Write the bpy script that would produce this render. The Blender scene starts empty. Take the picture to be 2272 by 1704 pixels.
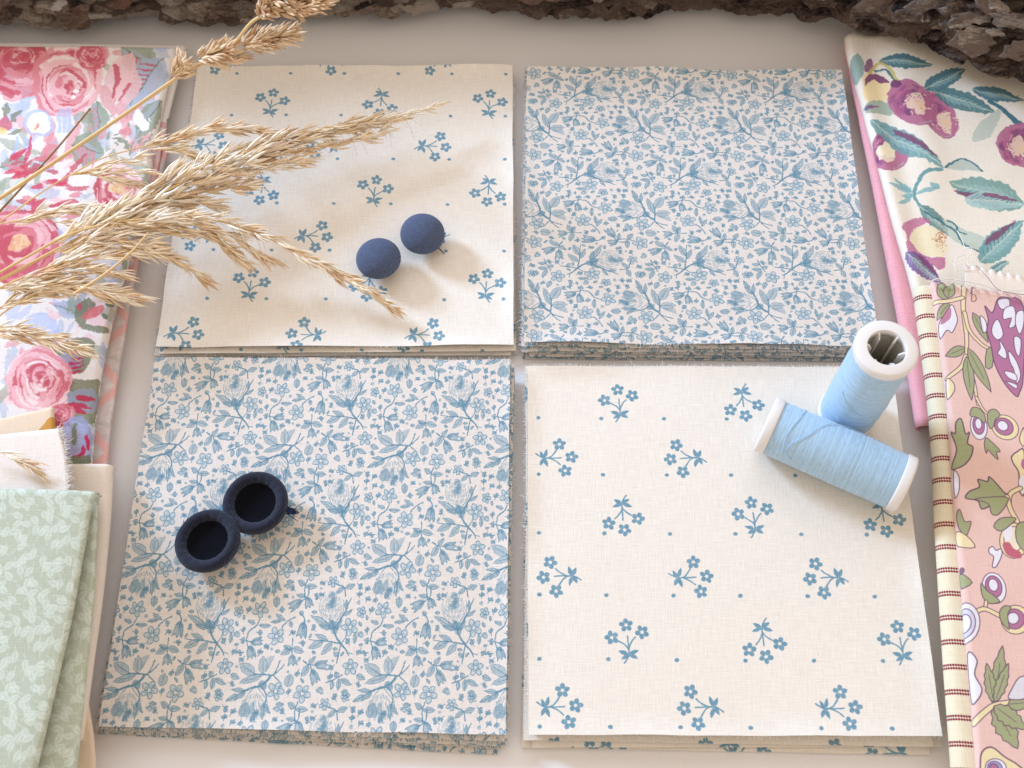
import bpy, bmesh, math, random
import numpy as np
from mathutils import Vector, Matrix, noise
R = math.radians
SC = bpy.context.scene
COL = SC.collection

# ------------------------------------------------------------------ camera
CAM_POS = (-0.00129, -0.18731, 0.36977)
PITCH, YAW, ROLL, FOC = R(25.905), R(0.305), R(0.025), 1.18775      # FOC in picture widths
cam_data = bpy.data.cameras.new('camera')
cam = bpy.data.objects.new('camera', cam_data)
COL.objects.link(cam)
CAM_ROT = Matrix.Rotation(YAW, 3, 'Z') @ Matrix.Rotation(PITCH, 3, 'X') @ Matrix.Rotation(ROLL, 3, 'Z')
cam.matrix_world = Matrix.Translation(CAM_POS) @ CAM_ROT.to_4x4()
cam_data.sensor_fit = 'HORIZONTAL'
cam_data.sensor_width = 36.0
cam_data.lens = 36.0 * FOC
cam_data.clip_start = 0.01
cam_data.clip_end = 20.0
cam_data.dof.use_dof = True
cam_data.dof.focus_distance = 0.405
cam_data.dof.aperture_fstop = 22.0
SC.camera = cam

# ------------------------------------------------------------------ light
SC.view_settings.view_transform = 'Standard'
SC.view_settings.look = 'None'
SC.view_settings.exposure = 0.10
SC.view_settings.gamma = 1.0
SC.view_settings.use_curve_mapping = False
world = bpy.data.worlds.new('World')
SC.world = world
world.use_nodes = True
bg = world.node_tree.nodes['Background']
bg.inputs[0].default_value = (0.85, 0.73, 0.625, 1)               # warm light of the room
bg.inputs[1].default_value = 0.98
LIGHT_DIR = Vector((-0.80, 0.57, 0.42)).normalized()              # towards the window
win_data = bpy.data.lights.new('window_light', 'AREA')
win_data.shape = 'RECTANGLE'
win_data.size = 0.30
win_data.size_y = 0.30
win_data.energy = 32.0
win_data.color = (0.47, 0.68, 1.0)                                # cool daylight through a window
win = bpy.data.objects.new('window_light', win_data)
COL.objects.link(win)
win.location = LIGHT_DIR * 1.6
win.rotation_euler = LIGHT_DIR.to_track_quat('Z', 'Y').to_euler()
# the upper part of the same window wall: wide, weak, cool sky light from behind the bark
sky_data = bpy.data.lights.new('window_sky', 'AREA')
sky_data.shape = 'RECTANGLE'
sky_data.size, sky_data.size_y = 1.5, 0.7
sky_data.energy = 7.0
sky_data.color = (0.62, 0.76, 1.0)
sky = bpy.data.objects.new('window_sky', sky_data)
COL.objects.link(sky)
sky.location = Vector((-0.15, 0.95, 0.95)) * 1.25
sky.rotation_euler = sky.location.to_track_quat('Z', 'Y').to_euler()

# ------------------------------------------------------------------ helpers
PW, PH = 2272.0, 1704.0
def at(px, py, z):
    """the point at height z seen at a pixel of the photograph (used to measure the layout)"""
    d = CAM_ROT @ Vector(((px - PW / 2) / (FOC * PW), -(py - PH / 2) / (FOC * PW), -1.0))
    t = (z - CAM_POS[2]) / d.z
    return Vector(CAM_POS) + d * t
CROT = np.array(CAM_ROT)
def at_np(p, z):
    p = np.asarray(p, float)
    d = np.stack([(p[:, 0] - PW / 2) / (FOC * PW), -(p[:, 1] - PH / 2) / (FOC * PW), -np.ones(len(p))], 1) @ CROT.T
    t = (z - CAM_POS[2]) / d[:, 2]
    return (np.array(CAM_POS) + d * t[:, None])[:, :2]
rng = np.random.default_rng(7)
random.seed(7)
# ------------------------------------------------------------------ flat print of the fabrics, drawn as vector shapes
class Canvas:
    """a picture in millimetres (x right, y up); shapes are polygons, strokes and discs"""
    def __init__(s, x0, y0, w, h, res, base, wrap=False):
        s.x0, s.y0, s.res, s.wrap, s.wmm, s.hmm = x0, y0, res, wrap, w, h
        s.W, s.H = int(round(w * res)), int(round(h * res))
        s.base = np.array(base, np.float32) / 255.0; s.a = np.ones((s.H, s.W, 3), np.float32) * s.base
    def _px(s, p):
        p = np.asarray(p, float)
        return np.stack([(p[:, 0] - s.x0) * s.res, (p[:, 1] - s.y0) * s.res], 1)
    def _box(s, q, pad):
        x0, y0 = np.floor(q.min(0) - pad).astype(int); x1, y1 = np.ceil(q.max(0) + pad).astype(int)
        if not s.wrap:
            x0, y0, x1, y1 = max(x0, 0), max(y0, 0), min(x1, s.W - 1), min(y1, s.H - 1)
        if x1 < x0 or y1 < y0: return None
        xs, ys = np.arange(x0, x1 + 1), np.arange(y0, y1 + 1)
        return xs, ys
    def _put(s, xs, ys, cov, col):
        ix = np.ix_(ys % s.H, xs % s.W)
        c = np.array(col, np.float32) / 255.0
        cov = cov[..., None].astype(np.float32)
        s.a[ix] = s.a[ix] * (1 - cov) + c * cov
    @staticmethod
    def _seg(X, Y, a, b):
        dx, dy = b[0] - a[0], b[1] - a[1]
        t = np.clip(((X - a[0]) * dx + (Y - a[1]) * dy) / (dx * dx + dy * dy + 1e-9), 0, 1)
        return np.hypot(X - a[0] - t * dx, Y - a[1] - t * dy), t
    def fill(s, p, col, alpha=1.0, grain=0.0, soft=0.5):
        q = s._px(p); bx = s._box(q, 2 + soft)
        if bx is None: return
        xs, ys = bx; X, Y = np.meshgrid(xs + 0.5, ys + 0.5)
        ins = np.zeros(X.shape, bool); d = np.full(X.shape, 1e9)
        n = len(q)
        for i in range(n):
            a, b = q[i], q[(i + 1) % n]
            ds, _ = s._seg(X, Y, a, b); d = np.minimum(d, ds)
            c = (a[1] > Y) != (b[1] > Y)
            ins ^= c & (X < (b[0] - a[0]) * (Y - a[1]) / (b[1] - a[1] + 1e-12) + a[0])
        cov = np.clip(0.5 + np.where(ins, d, -d) / (2 * soft), 0, 1) * alpha
        if grain: cov = cov * np.clip(1 - grain * rng.random(cov.shape) * 1.6, 0, 1)
        s._put(xs, ys, cov, col)
    def stroke(s, p, w, col, alpha=1.0, w2=None, soft=0.5):
        q = s._px(p); w = w * s.res; w2 = w if w2 is None else w2 * s.res
        bx = s._box(q, max(w, w2) / 2 + 2)
        if bx is None: return
        xs, ys = bx; X, Y = np.meshgrid(xs + 0.5, ys + 0.5)
        n = len(q) - 1; best = np.full(X.shape, 1e9)
        for i in range(n):
            ds, t = s._seg(X, Y, q[i], q[i + 1])
            best = np.minimum(best, ds - (w + (w2 - w) * (i + t) / n) / 2)
        s._put(xs, ys, np.clip(0.5 - best / (2 * soft), 0, 1) * alpha, col)
    def noise(s, cell, g):
        ny, nx = max(2, round(s.H / cell)), max(2, round(s.W / cell)); n = g.normal(0, 1, (ny, nx))
        Y, X = np.meshgrid(np.arange(s.H) * ny / s.H, np.arange(s.W) * nx / s.W, indexing='ij'); iy, ix = Y.astype(int), X.astype(int); ty, tx = Y - iy, X - ix
        q = lambda a, c: n[a % ny, c % nx]
        return (q(iy, ix) * (1 - tx) + q(iy, ix + 1) * tx) * (1 - ty) + (q(iy + 1, ix) * (1 - tx) + q(iy + 1, ix + 1) * tx) * ty
    def painterly(s, amp, seed, fade=0.0):
        """ragged, slightly bled edges of screen print: the picture pushed about by smooth noise; fade: thin patches in the ink"""
        g = np.random.default_rng(seed); Y, X = np.meshgrid(np.arange(s.H), np.arange(s.W), indexing='ij'); dx = np.zeros((s.H, s.W)); dy = np.zeros((s.H, s.W)); base = s.base
        for cell, a in ((34, 1.0), (11, .55), (4, .35)):
            for d in (dx, dy): d += a * amp * s.noise(cell, g)
        s.a = s.a[(Y + dy).astype(int) % s.H, (X + dx).astype(int) % s.W] if s.wrap else s.a[np.clip(Y + dy, 0, s.H - 1).astype(int), np.clip(X + dx, 0, s.W - 1).astype(int)]
        if fade:
            k = np.clip(fade * (.5 + .6 * s.noise(7, g) + .4 * s.noise(3, g)), 0, .8)[..., None].astype(np.float32); s.a = s.a * (1 - k) + base * k
        else: s.a = .5 * s.a + .125 * (np.roll(s.a, 1, 0) + np.roll(s.a, -1, 0) + np.roll(s.a, 1, 1) + np.roll(s.a, -1, 1))
    def image(s, name):
        im = bpy.data.images.new(name, s.W, s.H)
        px = np.ones((s.H, s.W, 4), np.float32); px[..., :3] = np.clip(s.a, 0, 1)
        im.pixels.foreach_set(px.ravel()); im.update(); im.pack()
        return im

def smooth(p, n=6, closed=False):
    """Catmull-Rom through points"""
    p = np.asarray(p, float)
    if len(p) < 3: return p
    e = np.vstack([p[-1], p, p[0], p[1]]) if closed else np.vstack([2 * p[0] - p[1], p, 2 * p[-1] - p[-2]])
    out = []; m = len(p) if closed else len(p) - 1
    for i in range(m):
        a, b, c, d = e[i], e[i + 1], e[i + 2], e[i + 3]
        for k in range(n):
            t = k / n
            out.append(0.5 * (2 * b + (c - a) * t + (2 * a - 5 * b + 4 * c - d) * t * t + (3 * b - a - 3 * c + d) * t ** 3))
    if not closed: out.append(p[-1])
    return np.array(out)
def ell(cx, cy, rx, ry, ang=0.0, n=22, wob=0.0, seed=0):
    t = np.linspace(0, 2 * np.pi, n, endpoint=False)
    k = 1 + wob * np.sin(t * 3 + seed) + wob * 0.7 * np.sin(t * 7 + seed * 2.1)
    x, y = rx * np.cos(t) * k, ry * np.sin(t) * k
    c, q = math.cos(ang), math.sin(ang)
    return np.stack([cx + x * c - y * q, cy + x * q + y * c], 1)
def leaf_pts(a, b, w, n=7, ser=0.0, bend=0.0):
    """a pointed leaf from a to b, w wide"""
    a, b = np.array(a, float), np.array(b, float); d = b - a; L = np.hypot(*d) + 1e-9
    u = d / L; v = np.array([-u[1], u[0]]); t = np.linspace(0, 1, n)
    prof = np.sin(np.pi * t ** 0.8) ** 0.85 * w / 2
    off = bend * np.sin(np.pi * t) * L
    jag = 1 + ser * (np.arange(n) % 2 * 2 - 1)
    mid = a + d * t[:, None] + v * off[:, None]
    return np.vstack([mid + v * (prof * jag)[:, None], (mid - v * (prof * jag)[:, None])[::-1]]), mid

INK = (88, 130, 152)
INK2 = (136, 168, 184)
# ---- dense toile print: one repeat, in crop units k -> mm
def toile():
    K = 1 / 31.0
    C = Canvas(0, 0, 1180 * K, 1050 * K, 20, (221, 212, 203), wrap=True)
    T = lambda p: np.stack([(np.asarray(p, float)[:, 0] - 650) * K, -np.asarray(p, float)[:, 1] * K], 1)
    def st(p, w=13, w2=None, al=.92): C.stroke(T(smooth(p, 5)), w * K, INK, al, None if w2 is None else w2 * K)
    def lf(a, b, w=42, al=.5, hatch=4):
        q, mid = leaf_pts(a, b, w); q = T(q)
        C.fill(q, INK, al * .75); C.stroke(np.vstack([q, q[:1]]), 5 * K, INK, .9)
        a, b = np.array(a, float), np.array(b, float); d = b - a; v = np.array([-d[1], d[0]]) / (np.hypot(*d) + 1e-9)
        C.stroke(T([a, a + d * .85]), 6 * K, INK, .8)
        for i in range(hatch):
            t0 = .15 + .6 * i / hatch
            for sg in (-1, 1): C.stroke(T([a + d * t0, a + d * (t0 + .2) + v * sg * w * .32]), 4 * K, INK, .55)
        C.stroke(T([a + d * .3 + v * w * .18, a + d * .7 + v * w * .2]), 5 * K, (205, 212, 210), .55)
    def five(c, r=88, rot=.3, stem=True):
        c = np.array(c, float); r = r * .84
        for i in range(5):
            an = rot + i * 2 * math.pi / 5; q = c + r * .62 * np.array([math.cos(an), math.sin(an)])
            e = T(ell(q[0], q[1], r * .40, r * .33, an)); C.fill(e, INK2, .55); C.stroke(np.vstack([e, e[:1]]), 7 * K, INK, .85)
            C.fill(T(ell(q[0] + r * .1 * math.cos(an), q[1] + r * .1 * math.sin(an), r * .16, r * .12, an)), (214, 212, 205), .6)
            C.stroke(T([c + (q - c) * .3, c + (q - c) * .95]), 5 * K, INK, .7)
        C.fill(T(ell(c[0], c[1], r * .13, r * .13)), (216, 210, 200), .9)
    def tulip(base, tip, w=95):
        w *= .84; tip = tuple(np.array(base) + (np.array(tip) - np.array(base)) * .88)
        base, tip = np.array(base, float), np.array(tip, float); d = tip - base; v = np.array([-d[1], d[0]]) / np.hypot(*d)
        body = [base, base + d * .25 + v * w * .4, base + d * .6 + v * w * .5, base + d * 1.02 + v * w * .55, base + d * .8 + v * w * .2,
                tip + d * .05, base + d * .8 - v * w * .2, base + d * 1.02 - v * w * .5, base + d * .6 - v * w * .46, base + d * .25 - v * w * .38]
        q = T(smooth(body, 3, True)); C.fill(q, INK, .55); C.stroke(np.vstack([q, q[:1]]), 7 * K, INK, .85)
        C.fill(T(ell(*(base + d * .25), w * .3, w * .26)), INK, .7)
        for k in (-.3, -.1, .12, .32): C.stroke(T([base + d * .25 + v * w * k * .6, base + d * .8 + v * w * k]), 5 * K, INK if k < .1 else (206, 210, 206), .6)
    def bud(c, r=36): C.fill(T(ell(c[0], c[1], r, r * .8, .5, wob=.08)), INK, .62); C.fill(T(ell(c[0] + 6, c[1] + 6, r * .4, r * .3)), (200, 208, 208), .6)
    def rosehead(c, up=1, mir=1):
        cx, cy = c
        for i in range(26):                                             # hatched outer petals
            t = -1 + 2 * (i + .5) / 26
            x0 = cx + mir * (t * 105); yt = cy - up * (math.sqrt(max(0, 1 - t * t)) * 150 - 40 * rng.random())
            yb = cy + up * (110 - 60 * t * t)
            for j in range(4):
                f0 = j / 4 + .07 * rng.random(); f1 = f0 + .13 + .09 * rng.random()
                C.stroke(T([(x0 + 9 * rng.standard_normal(), yt + (yb - yt) * f0), (x0 * .94 + cx * .06 + 6 * rng.standard_normal(), yt + (yb - yt) * f1)]), 5 * K, INK, .45)
        for i in range(9):
            C.fill(T(ell(cx + mir * (rng.normal(0, 26)), cy - up * (70 + rng.normal(0, 32)), 30, 22, rng.random() * 3, wob=.15, seed=i)), INK, .42)
        for s_ in (-1, 1):
            st([(cx + mir * s_ * 20, cy + up * 150), (cx + mir * s_ * 95, cy + up * 70), (cx + mir * s_ * 118, cy - up * 10), (cx + mir * s_ * 104, cy - up * 80)], 9, 5, .7)
    # upright rose
    rosehead((1450, 280), 1)
    st([(1470, 400), (1500, 500), (1560, 590), (1610, 640), (1645, 695)], 22, 12)
    st([(1562, 590), (1553, 660), (1540, 755)], 13, 10)
    st([(1560, 590), (1430, 572), (1330, 568), (1262, 560)], 15, 8)
    lf((1455, 450), (1255, 352), 58); lf((1440, 565), (1310, 512), 50); lf((1400, 575), (1258, 632), 60); lf((1480, 590), (1385, 688), 60)
    st([(1500, 460), (1570, 340), (1610, 250), (1640, 195)], 18, 8)
    lf((1570, 350), (1655, 296), 34); lf((1590, 290), (1588, 205), 34); lf((1460, 470), (1345, 430), 40); lf((1500, 480), (1440, 380), 50, .7); lf((1520, 470), (1560, 380), 40, .7)
    C.fill(T(ell(1485, 450, 62, 50, .8, wob=.1)), INK, .55)
    five((1640, 450), 92, .5); st([(1570, 590), (1600, 540), (1615, 500)], 9); lf((1690, 500), (1692, 590), 38); lf((1545, 700), (1505, 660), 42)
    st([(1630, 670), (1680, 675)], 8)
    # inverted rose with its leafy branch
    st([(760, 860), (850, 856), (950, 862)], 14, 12); st([(950, 862), (975, 800), (1003, 738)], 13, 11); st([(960, 850), (1010, 810), (1042, 772)], 12, 9)
    st([(950, 862), (990, 890), (1010, 910)], 11, 8)
    lf((770, 855), (622, 762), 90, .45, 6); lf((850, 850), (838, 700), 86, .4, 6); lf((840, 868), (640, 925), 62)
    for i in range(12): C.stroke(T([(872, 835 - i * 11), (905 + i * 4, 790 - i * 9)]), 5 * K, INK, .6)
    st([(920, 870), (900, 905), (850, 945), (760, 972), (680, 992)], 26, 16); st([(690, 992), (620, 1040), (535, 1072)], 11, 8); st([(840, 950), (890, 1000), (905, 1060), (885, 1120)], 16, 10)
    lf((690, 990), (568, 985), 40); lf((640, 1030), (530, 1078), 44); lf((700, 1000), (610, 1080), 36); C.fill(T(ell(860, 945, 46, 34, .6)), INK, .65)
    lf((880, 1100), (955, 1180), 40); lf((880, 1090), (884, 1235), 36)
    rosehead((800, 1120), -1); C.fill(T(ell(715, 1155, 58, 62, 0, wob=.12)), INK, .55)
    five((985, 990), 92, .1)
    # small sprigs between
    five((770, 300), 88, .2); five((945, 530), 92, .6); five((1670, 790), 84, .9); five((1235, 1010), 92, .3)
    st([(990, 460), (1040, 400), (1112, 368)], 12, 11); lf((1015, 395), (920, 340), 42); lf((980, 405), (882, 410), 34); lf((1068, 400), (1085, 455), 36)
    st([(1160, 330), (1205, 380), (1200, 440)], 12, 10); lf((1185, 350), (1150, 312), 40); tulip((1200, 410), (1180, 560), 100)
    st([(776, 385), (750, 440), (680, 490), (665, 560), (690, 625)], 12, 12); st([(672, 570), (730, 580)], 10); tulip((705, 605), (735, 735), 92); tulip((715, 585), (830, 565), 72); lf((775, 440), (885, 440), 40); lf((735, 425), (665, 395), 40)
    st([(1225, 95), (1215, 180), (1150, 235)], 12, 11); tulip((1160, 215), (1030, 300), 92); st([(1205, 190), (1225, 215)], 12); tulip((1215, 190), (1245, 290), 80); lf((1200, 185), (1105, 165), 42)
    lf((920, 185), (920, 285), 62, .6)
    st([(1102, 550), (1105, 640), (1110, 690)], 12, 10); lf((1100, 640), (1000, 690), 54); lf((1110, 635), (1225, 665), 52); lf((1105, 640), (1020, 620), 40, .6); tulip((1110, 690), (1130, 790), 96)
    st([(1225, 735), (1270, 770), (1345, 782)], 12, 11); tulip((1330, 780), (1470, 768), 90); st([(1290, 780), (1310, 830)], 11); tulip((1310, 815), (1365, 935), 96); lf((1270, 775), (1215, 870), 62); lf((1275, 765), (1330, 700), 48)
    lf((1090, 955), (1115, 845), 84, .5)
    st([(1600, 858), (1540, 890), (1450, 918)], 12, 10); lf((1560, 880), (1530, 828), 48); lf((1510, 905), (1498, 980), 36); lf((1575, 890), (1560, 985), 44); lf((1590, 895), (1690, 940), 44); lf((1730, 855), (1815, 890), 52)
    st([(1200, 1080), (1185, 1150), (1188, 1240)], 13, 11); lf((1180, 1130), (1110, 1095), 46); lf((1195, 1140), (1300, 1142), 52)
    bud((1395, 990)); lf((1000, 1100), (1075, 1110), 38, .6); bud((1010, 1140), 30); bud((1635, 1005), 40); bud((1030, 960), 24); bud((1085, 830), 16); bud((860, 365), 18); bud((1710, 235), 18)
    five((1450, 1100), 62, .2); five((1640, 1040), 50, .7); st([(1480, 1120), (1560, 1150), (1580, 1230)], 11)
    lf((1560, 1150), (1480, 1210), 44); lf((1570, 1160), (1670, 1130), 50)
    five((1745, 320), 58, .1); bud((1745, 510), 34)
    for i in range(1800):                                            # small sprigs and buds in what is left open
        x, y = 650 + 1180 * rng.random(), 1050 * rng.random(); q = C._px(T([(x, y)]))[0]; h = 19 if i < 900 else 15; ix = np.ix_(np.arange(int(q[1]) - h, int(q[1]) + h + 1) % C.H, np.arange(int(q[0]) - h, int(q[0]) + h + 1) % C.W)
        if C.a[ix].min() < .70: continue
        a = rng.random() * 6.28; d = np.array([math.cos(a), math.sin(a)]); v = np.array([-d[1], d[0]]); p = np.array([x, y])
        if i < 900:
            st([tuple(p - d * 30), tuple(p), tuple(p + d * 14)], 8, 6, .85); lf(tuple(p), tuple(p + d * 26 + v * 20), 24, .6, 2); lf(tuple(p - d * 6), tuple(p + d * 12 - v * 28), 24, .6, 2); lf(tuple(p + d * 8), tuple(p + d * 38 - v * 4), 22, .6, 1)
        elif i % 3: lf(tuple(p - d * 20), tuple(p + d * 24), 27, .6, 2)
        else: bud((x, y), 14)
    C.painterly(2.4, 3, .17)
    return C.image('toile_print'), (.0375, .0372)

# ---- sparse sprig print: 4 rows x 2 columns
def sprig():
    W, H = 82.0, 79.0
    C = Canvas(0, 0, W, H, 12, (232, 224, 212), wrap=True)
    ink = (100, 142, 164)
    def spr(cx, cy, rot):
        c, s = math.cos(rot), math.sin(rot)
        T = lambda p: 1.1 * np.asarray(p, float) @ np.array([[c, s], [-s, c]]) + [cx, cy]
        for k, (fx, fy, r0) in enumerate(((-4.3, .7, .3), (-.3, 4.2, .1), (4.1, 2.3, .5))):
            for i in range(5):
                an = r0 + i * 2 * math.pi / 5 + math.pi / 2
                C.fill(T(ell(fx + 1.20 * math.cos(an), fy + 1.20 * math.sin(an), .80, .68, an, 14)), ink, .95)
        for p in ([(-2.4, -.3), (-1, -1.2), (0, -2.3), (.3, -3.6)], [(0, 1.2), (.1, -.6), (.2, -2.2)], [(2.2, .9), (1.1, -.4), (.3, -2.0)], [(.2, -2.2), (.1, -4.2), (-.6, -5.6), (-1.1, -6.3)]):
            C.stroke(T(smooth(p, 5)), .46, ink, .95)
        for a, b in (((0, -3.7), (-2.8, -2.9)), ((.3, -3.7), (3.0, -2.7)), ((.2, -4.0), (-2.0, -5.2)), ((.3, -3.9), (2.6, -5.0))):
            C.fill(T(leaf_pts(a, b, 1.15, 7)[0]), ink, .95)
    U, D, E, Wt = 0, math.pi, -math.pi / 2, math.pi / 2
    for r, (ox, kinds) in enumerate(((0, (U, D)), (20.5, (Wt, E)), (0, (D, U)), (20.5, (E, Wt)))):
        y = H - 9.9 - r * 19.75
        for k in range(2):
            spr(9 + ox + 41 * k, y, kinds[k])
            C.fill(ell(9 + ox + 41 * k - 6.0, y - 5.8, .72, .62, .3, 12), ink, .95)
            C.fill(ell(9 + ox + 41 * k + 14.5, y - 5.8, .72, .62, .3, 12), ink, .95)
    C.painterly(.8, 4, .12)
    return C.image('sprig_print'), (W * .001, H * .001)

def crop(scale, ox, oy, z):
    """measured coordinates of a detail -> millimetres on the cloth lying at height z"""
    return lambda p: at_np(np.asarray(p, float) / scale + [ox, oy], z) * 1000

# ---- rose chintz
def chintz(z):
    C = Canvas(-200, -50, 90, 215, 8, (233, 226, 222))
    A, B = crop(4.1475, 0, 90, z), crop(2.861, 0, 480, z)
    DK, MD, LT, WH = (196, 90, 104), (218, 136, 144), (238, 190, 194), (244, 228, 226)
    SG, SB, GR, PB = (146, 158, 138), (172, 186, 206), (120, 124, 100), (176, 190, 226)
    def rose(T, c, r, tint=0, foc=(0, 0), seed=1, squash=1.0):
        g = np.random.default_rng(seed)
        C.fill(T(ell(c[0], c[1], r, r * squash, .3, 30, .04, seed)), MD if tint else (226, 146, 154), .95, .25)
        n = int(30)
        for i in range(n):
            f = 1 - i / n; rr = r * f * .97
            cx, cy = c[0] + foc[0] * (1 - f), c[1] + foc[1] * (1 - f)
            for k in range(3):
                a0 = g.random() * 6.28; ln = .5 + g.random() * 1.5; t = np.linspace(a0, a0 + ln, 9)
                wob = 1 + .05 * np.sin(t * 3 + seed)
                p = np.stack([cx + rr * wob * np.cos(t), cy + rr * wob * squash * np.sin(t)], 1)
                col = [(DK, MD, LT, WH, LT), (DK, DK, MD, DK, LT)][tint][g.integers(5)]
                C.stroke(T(p), r * .0052 * (1 + g.random()) * 1.0 / 1, col, .8, r * .0012, soft=.8)
        for i in range(9):
            an = g.random() * 6.28; C.fill(T(ell(c[0] + foc[0] + r * .16 * math.cos(an), c[1] + foc[1] + r * .16 * math.sin(an), r * .09, r * .05, an, 10, .15, i)), DK, .75, .2)
    def leafz(T, a, b, w, col, stripe=DK, n=6):
        q, mid = leaf_pts(a, b, w, 15, .07); C.fill(T(q), col, .95, .2)
        a, b = np.array(a, float), np.array(b, float); d = b - a; v = np.array([-d[1], d[0]]) / np.hypot(*d)
        C.fill(T(leaf_pts(a + v * w * .1, b + v * w * .05, w * .45, 9)[0]), SB, .7, .3)
        if stripe:
            for i in range(n):
                t = .18 + .6 * i / n; m = a + d * t
                C.stroke(T([m, m + v * w * .3 + d * .08, m + v * w * .42 + d * .12]), .9, stripe, .8, .3)
        C.stroke(T([a, a + d * .9]), .5, GR, .7)
    g = np.random.default_rng(3)
    # soft pale-blue and pink ground wash
    for i in range(330):
        x, y = g.random() * 1500, 40 + g.random() * 4100
        col = (PB, LT, SB, (244, 238, 234), SG, MD)[g.integers(6)]
        a = g.random() * 3; L = 60 + 120 * g.random()
        C.fill(A(ell(x, y, L, L * .35, a, 14, .16, i)), col, .75, .35)
    leafz(A, (1120, 60), (1500, 300), 300, SG); leafz(A, (1500, 150), (1150, 640), 330, SB, DK, 7); leafz(A, (1480, 560), (1230, 900), 200, SG, None)
    for c, r in (((1120, 300), 150), ((1180, 430), 130)): C.fill(A(ell(c[0], c[1], r * .8, r * 1.3, .5, 20, .06)), (238, 196, 198), .95, .2)
    C.stroke(A([(1070, 240), (1080, 380), (1040, 520)]), 2.4, DK, .85, .8); C.stroke(A([(1190, 400), (1130, 490), (1080, 560)]), 1.6, DK, .8, .5)
    rose(A, (130, 230), 330, 1, (70, -100), 5, .95); rose(A, (600, 380), 330, 0, (60, 60), 9, 1.0)
    for p in ((690, 470), (670, 525)): C.fill(A(ell(p[0], p[1], 26, 22, .3)), (246, 240, 236), .95)
    rose(A, (850, 130), 150, 1, (-20, 0), 12)
    C.fill(A(ell(350, 760, 155, 130, .2, 24, .05)), PB, .9, .3); C.fill(A(ell(355, 765, 115, 105, .2, 24, .06)), (240, 236, 232), .95); C.fill(A(ell(320, 800, 62, 40, -.8, 14, .1)), (240, 222, 178), .8, .2); C.stroke(A([(345, 780), (305, 825)]), 1.2, MD, .9, .5)
    for a, b in (((60, 560), (80, 680)), ((190, 640), (90, 720)), ((20, 600), (60, 700)), ((150, 720), (90, 740)), ((190, 830), (60, 870))): C.fill(A(leaf_pts(a, b, 46)[0]), GR, .85, .2)
    C.fill(A(ell(40, 760, 62, 70, 0, 12, .15)), DK, .85, .2); C.fill(A(ell(20, 830, 40, 34, 0)), (236, 206, 130), .9, .2)
    leafz(A, (900, 560), (900, 900), 190, SG, MD, 5); leafz(A, (660, 950), (960, 1050), 330, SG, MD, 6); leafz(A, (0, 1160), (260, 1080), 150, SG, None)
    for x in (130, 200, 240): C.stroke(A([(x, 1040), (x + 25, 900)]), 1.1, PB, .8)
    for x in (560, 600, 640): C.stroke(A([(x - 20, 840), (x, 650)]), 1.3, PB, .7)
    C.fill(A(ell(1290, 740, 60, 100, -.4, 18, .06)), (246, 244, 240), .95); C.fill(A(ell(1150, 830, 60, 40, .2, 12, .15)), MD, .9, .2)
    for i in range(26):
        p = (1000 + 420 * g.random(), 700 + 300 * g.random()); C.fill(A(leaf_pts(p, (p[0] + g.normal(0, 45), p[1] + g.normal(0, 45)), 26)[0]), (SG, (244, 242, 238), SG)[g.integers(3)], .9)
    for i in range(34):                                               # red brush marks over blue petals
        x, y = (100 + 620 * g.random(), 1000 + 620 * g.random()); a = -.35 + g.normal(0, .35); L = 50 + 90 * g.random()
        C.fill(A(ell(x, y, L, 20 + 10 * g.random(), a, 14, .16, i)), (DK, MD, (206, 70, 95))[g.integers(3)], .85, .15)
    rose(A, (1080, 1350), 230, 0, (0, 0), 21); C.fill(A(ell(1070, 1340, 80, 55, .2, 14, .15)), (238, 206, 150), .9, .2)
    rose(A, (170, 1900), 420, 1, (0, 0), 23, .8); C.fill(A(ell(180, 1860, 110, 70, -.3, 14, .15)), (238, 206, 150), .9, .3)
    for i in range(40):
        x, y = 500 + 700 * g.random(), 1700 + 800 * g.random(); C.fill(A(ell(x, y, 70, 30, g.random() * 3, 12, .16, i)), (SG, SB, PB, WH, MD)[g.integers(5)], .85, .3)
    # lower part
    leafz(B, (330, 560), (560, 620), 120, SB, None); C.fill(B(ell(250, 690, 120, 82, .2, 22, .04)), PB, .9, .35)
    for i in range(5): C.fill(B(leaf_pts((420 + i * 30, 620), (440 + i * 24, 480 + 8 * i), 34)[0]), SG, .85, .3)
    C.fill(B(smooth([(475, 560), (560, 520), (600, 560), (540, 640), (560, 690), (670, 700), (680, 730), (560, 730), (500, 700), (470, 620)], 3, True)), GR, .95, .2)
    C.fill(B(smooth([(510, 640), (560, 590), (650, 560), (650, 610), (580, 650), (530, 660)], 3, True)), (214, 110, 112), .95, .2)
    for p, r in (((690, 545), 30), ((665, 633), 22), ((500, 560), 20)): C.fill(B(ell(p[0], p[1], r, r, 0, 10, .12)), GR if r > 21 else DK, .95)
    C.fill(B(smooth([(340, 850), (430, 790), (560, 770), (600, 830), (560, 930), (500, 1000), (430, 960), (400, 900)], 3, True)), GR, .95, .2)
    C.fill(B(smooth([(380, 880), (460, 860), (520, 870), (500, 950), (430, 950)], 3, True)), (160, 152, 176), .9, .2)
    for i in range(5): C.fill(B(ell(490 - 6 * i, 860 + 32 * i, 56, 10, -.2, 12, .15, i)), (182, 44, 84), .9, .15)
    C.fill(B(ell(645, 870, 26, 90, .1, 18, .04)), PB, .9, .25)
    rose(B, (250, 1040), 215, 0, (20, 0), 33, .98)
    C.fill(B(smooth([(450, 1060), (540, 1030), (640, 1040), (620, 1300), (450, 1290)], 3, True)), GR, .95, .2); C.fill(B(smooth([(440, 1120), (600, 1090), (600, 1240), (440, 1230)], 3, True)), (150, 158, 186), .9, .2)
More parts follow.
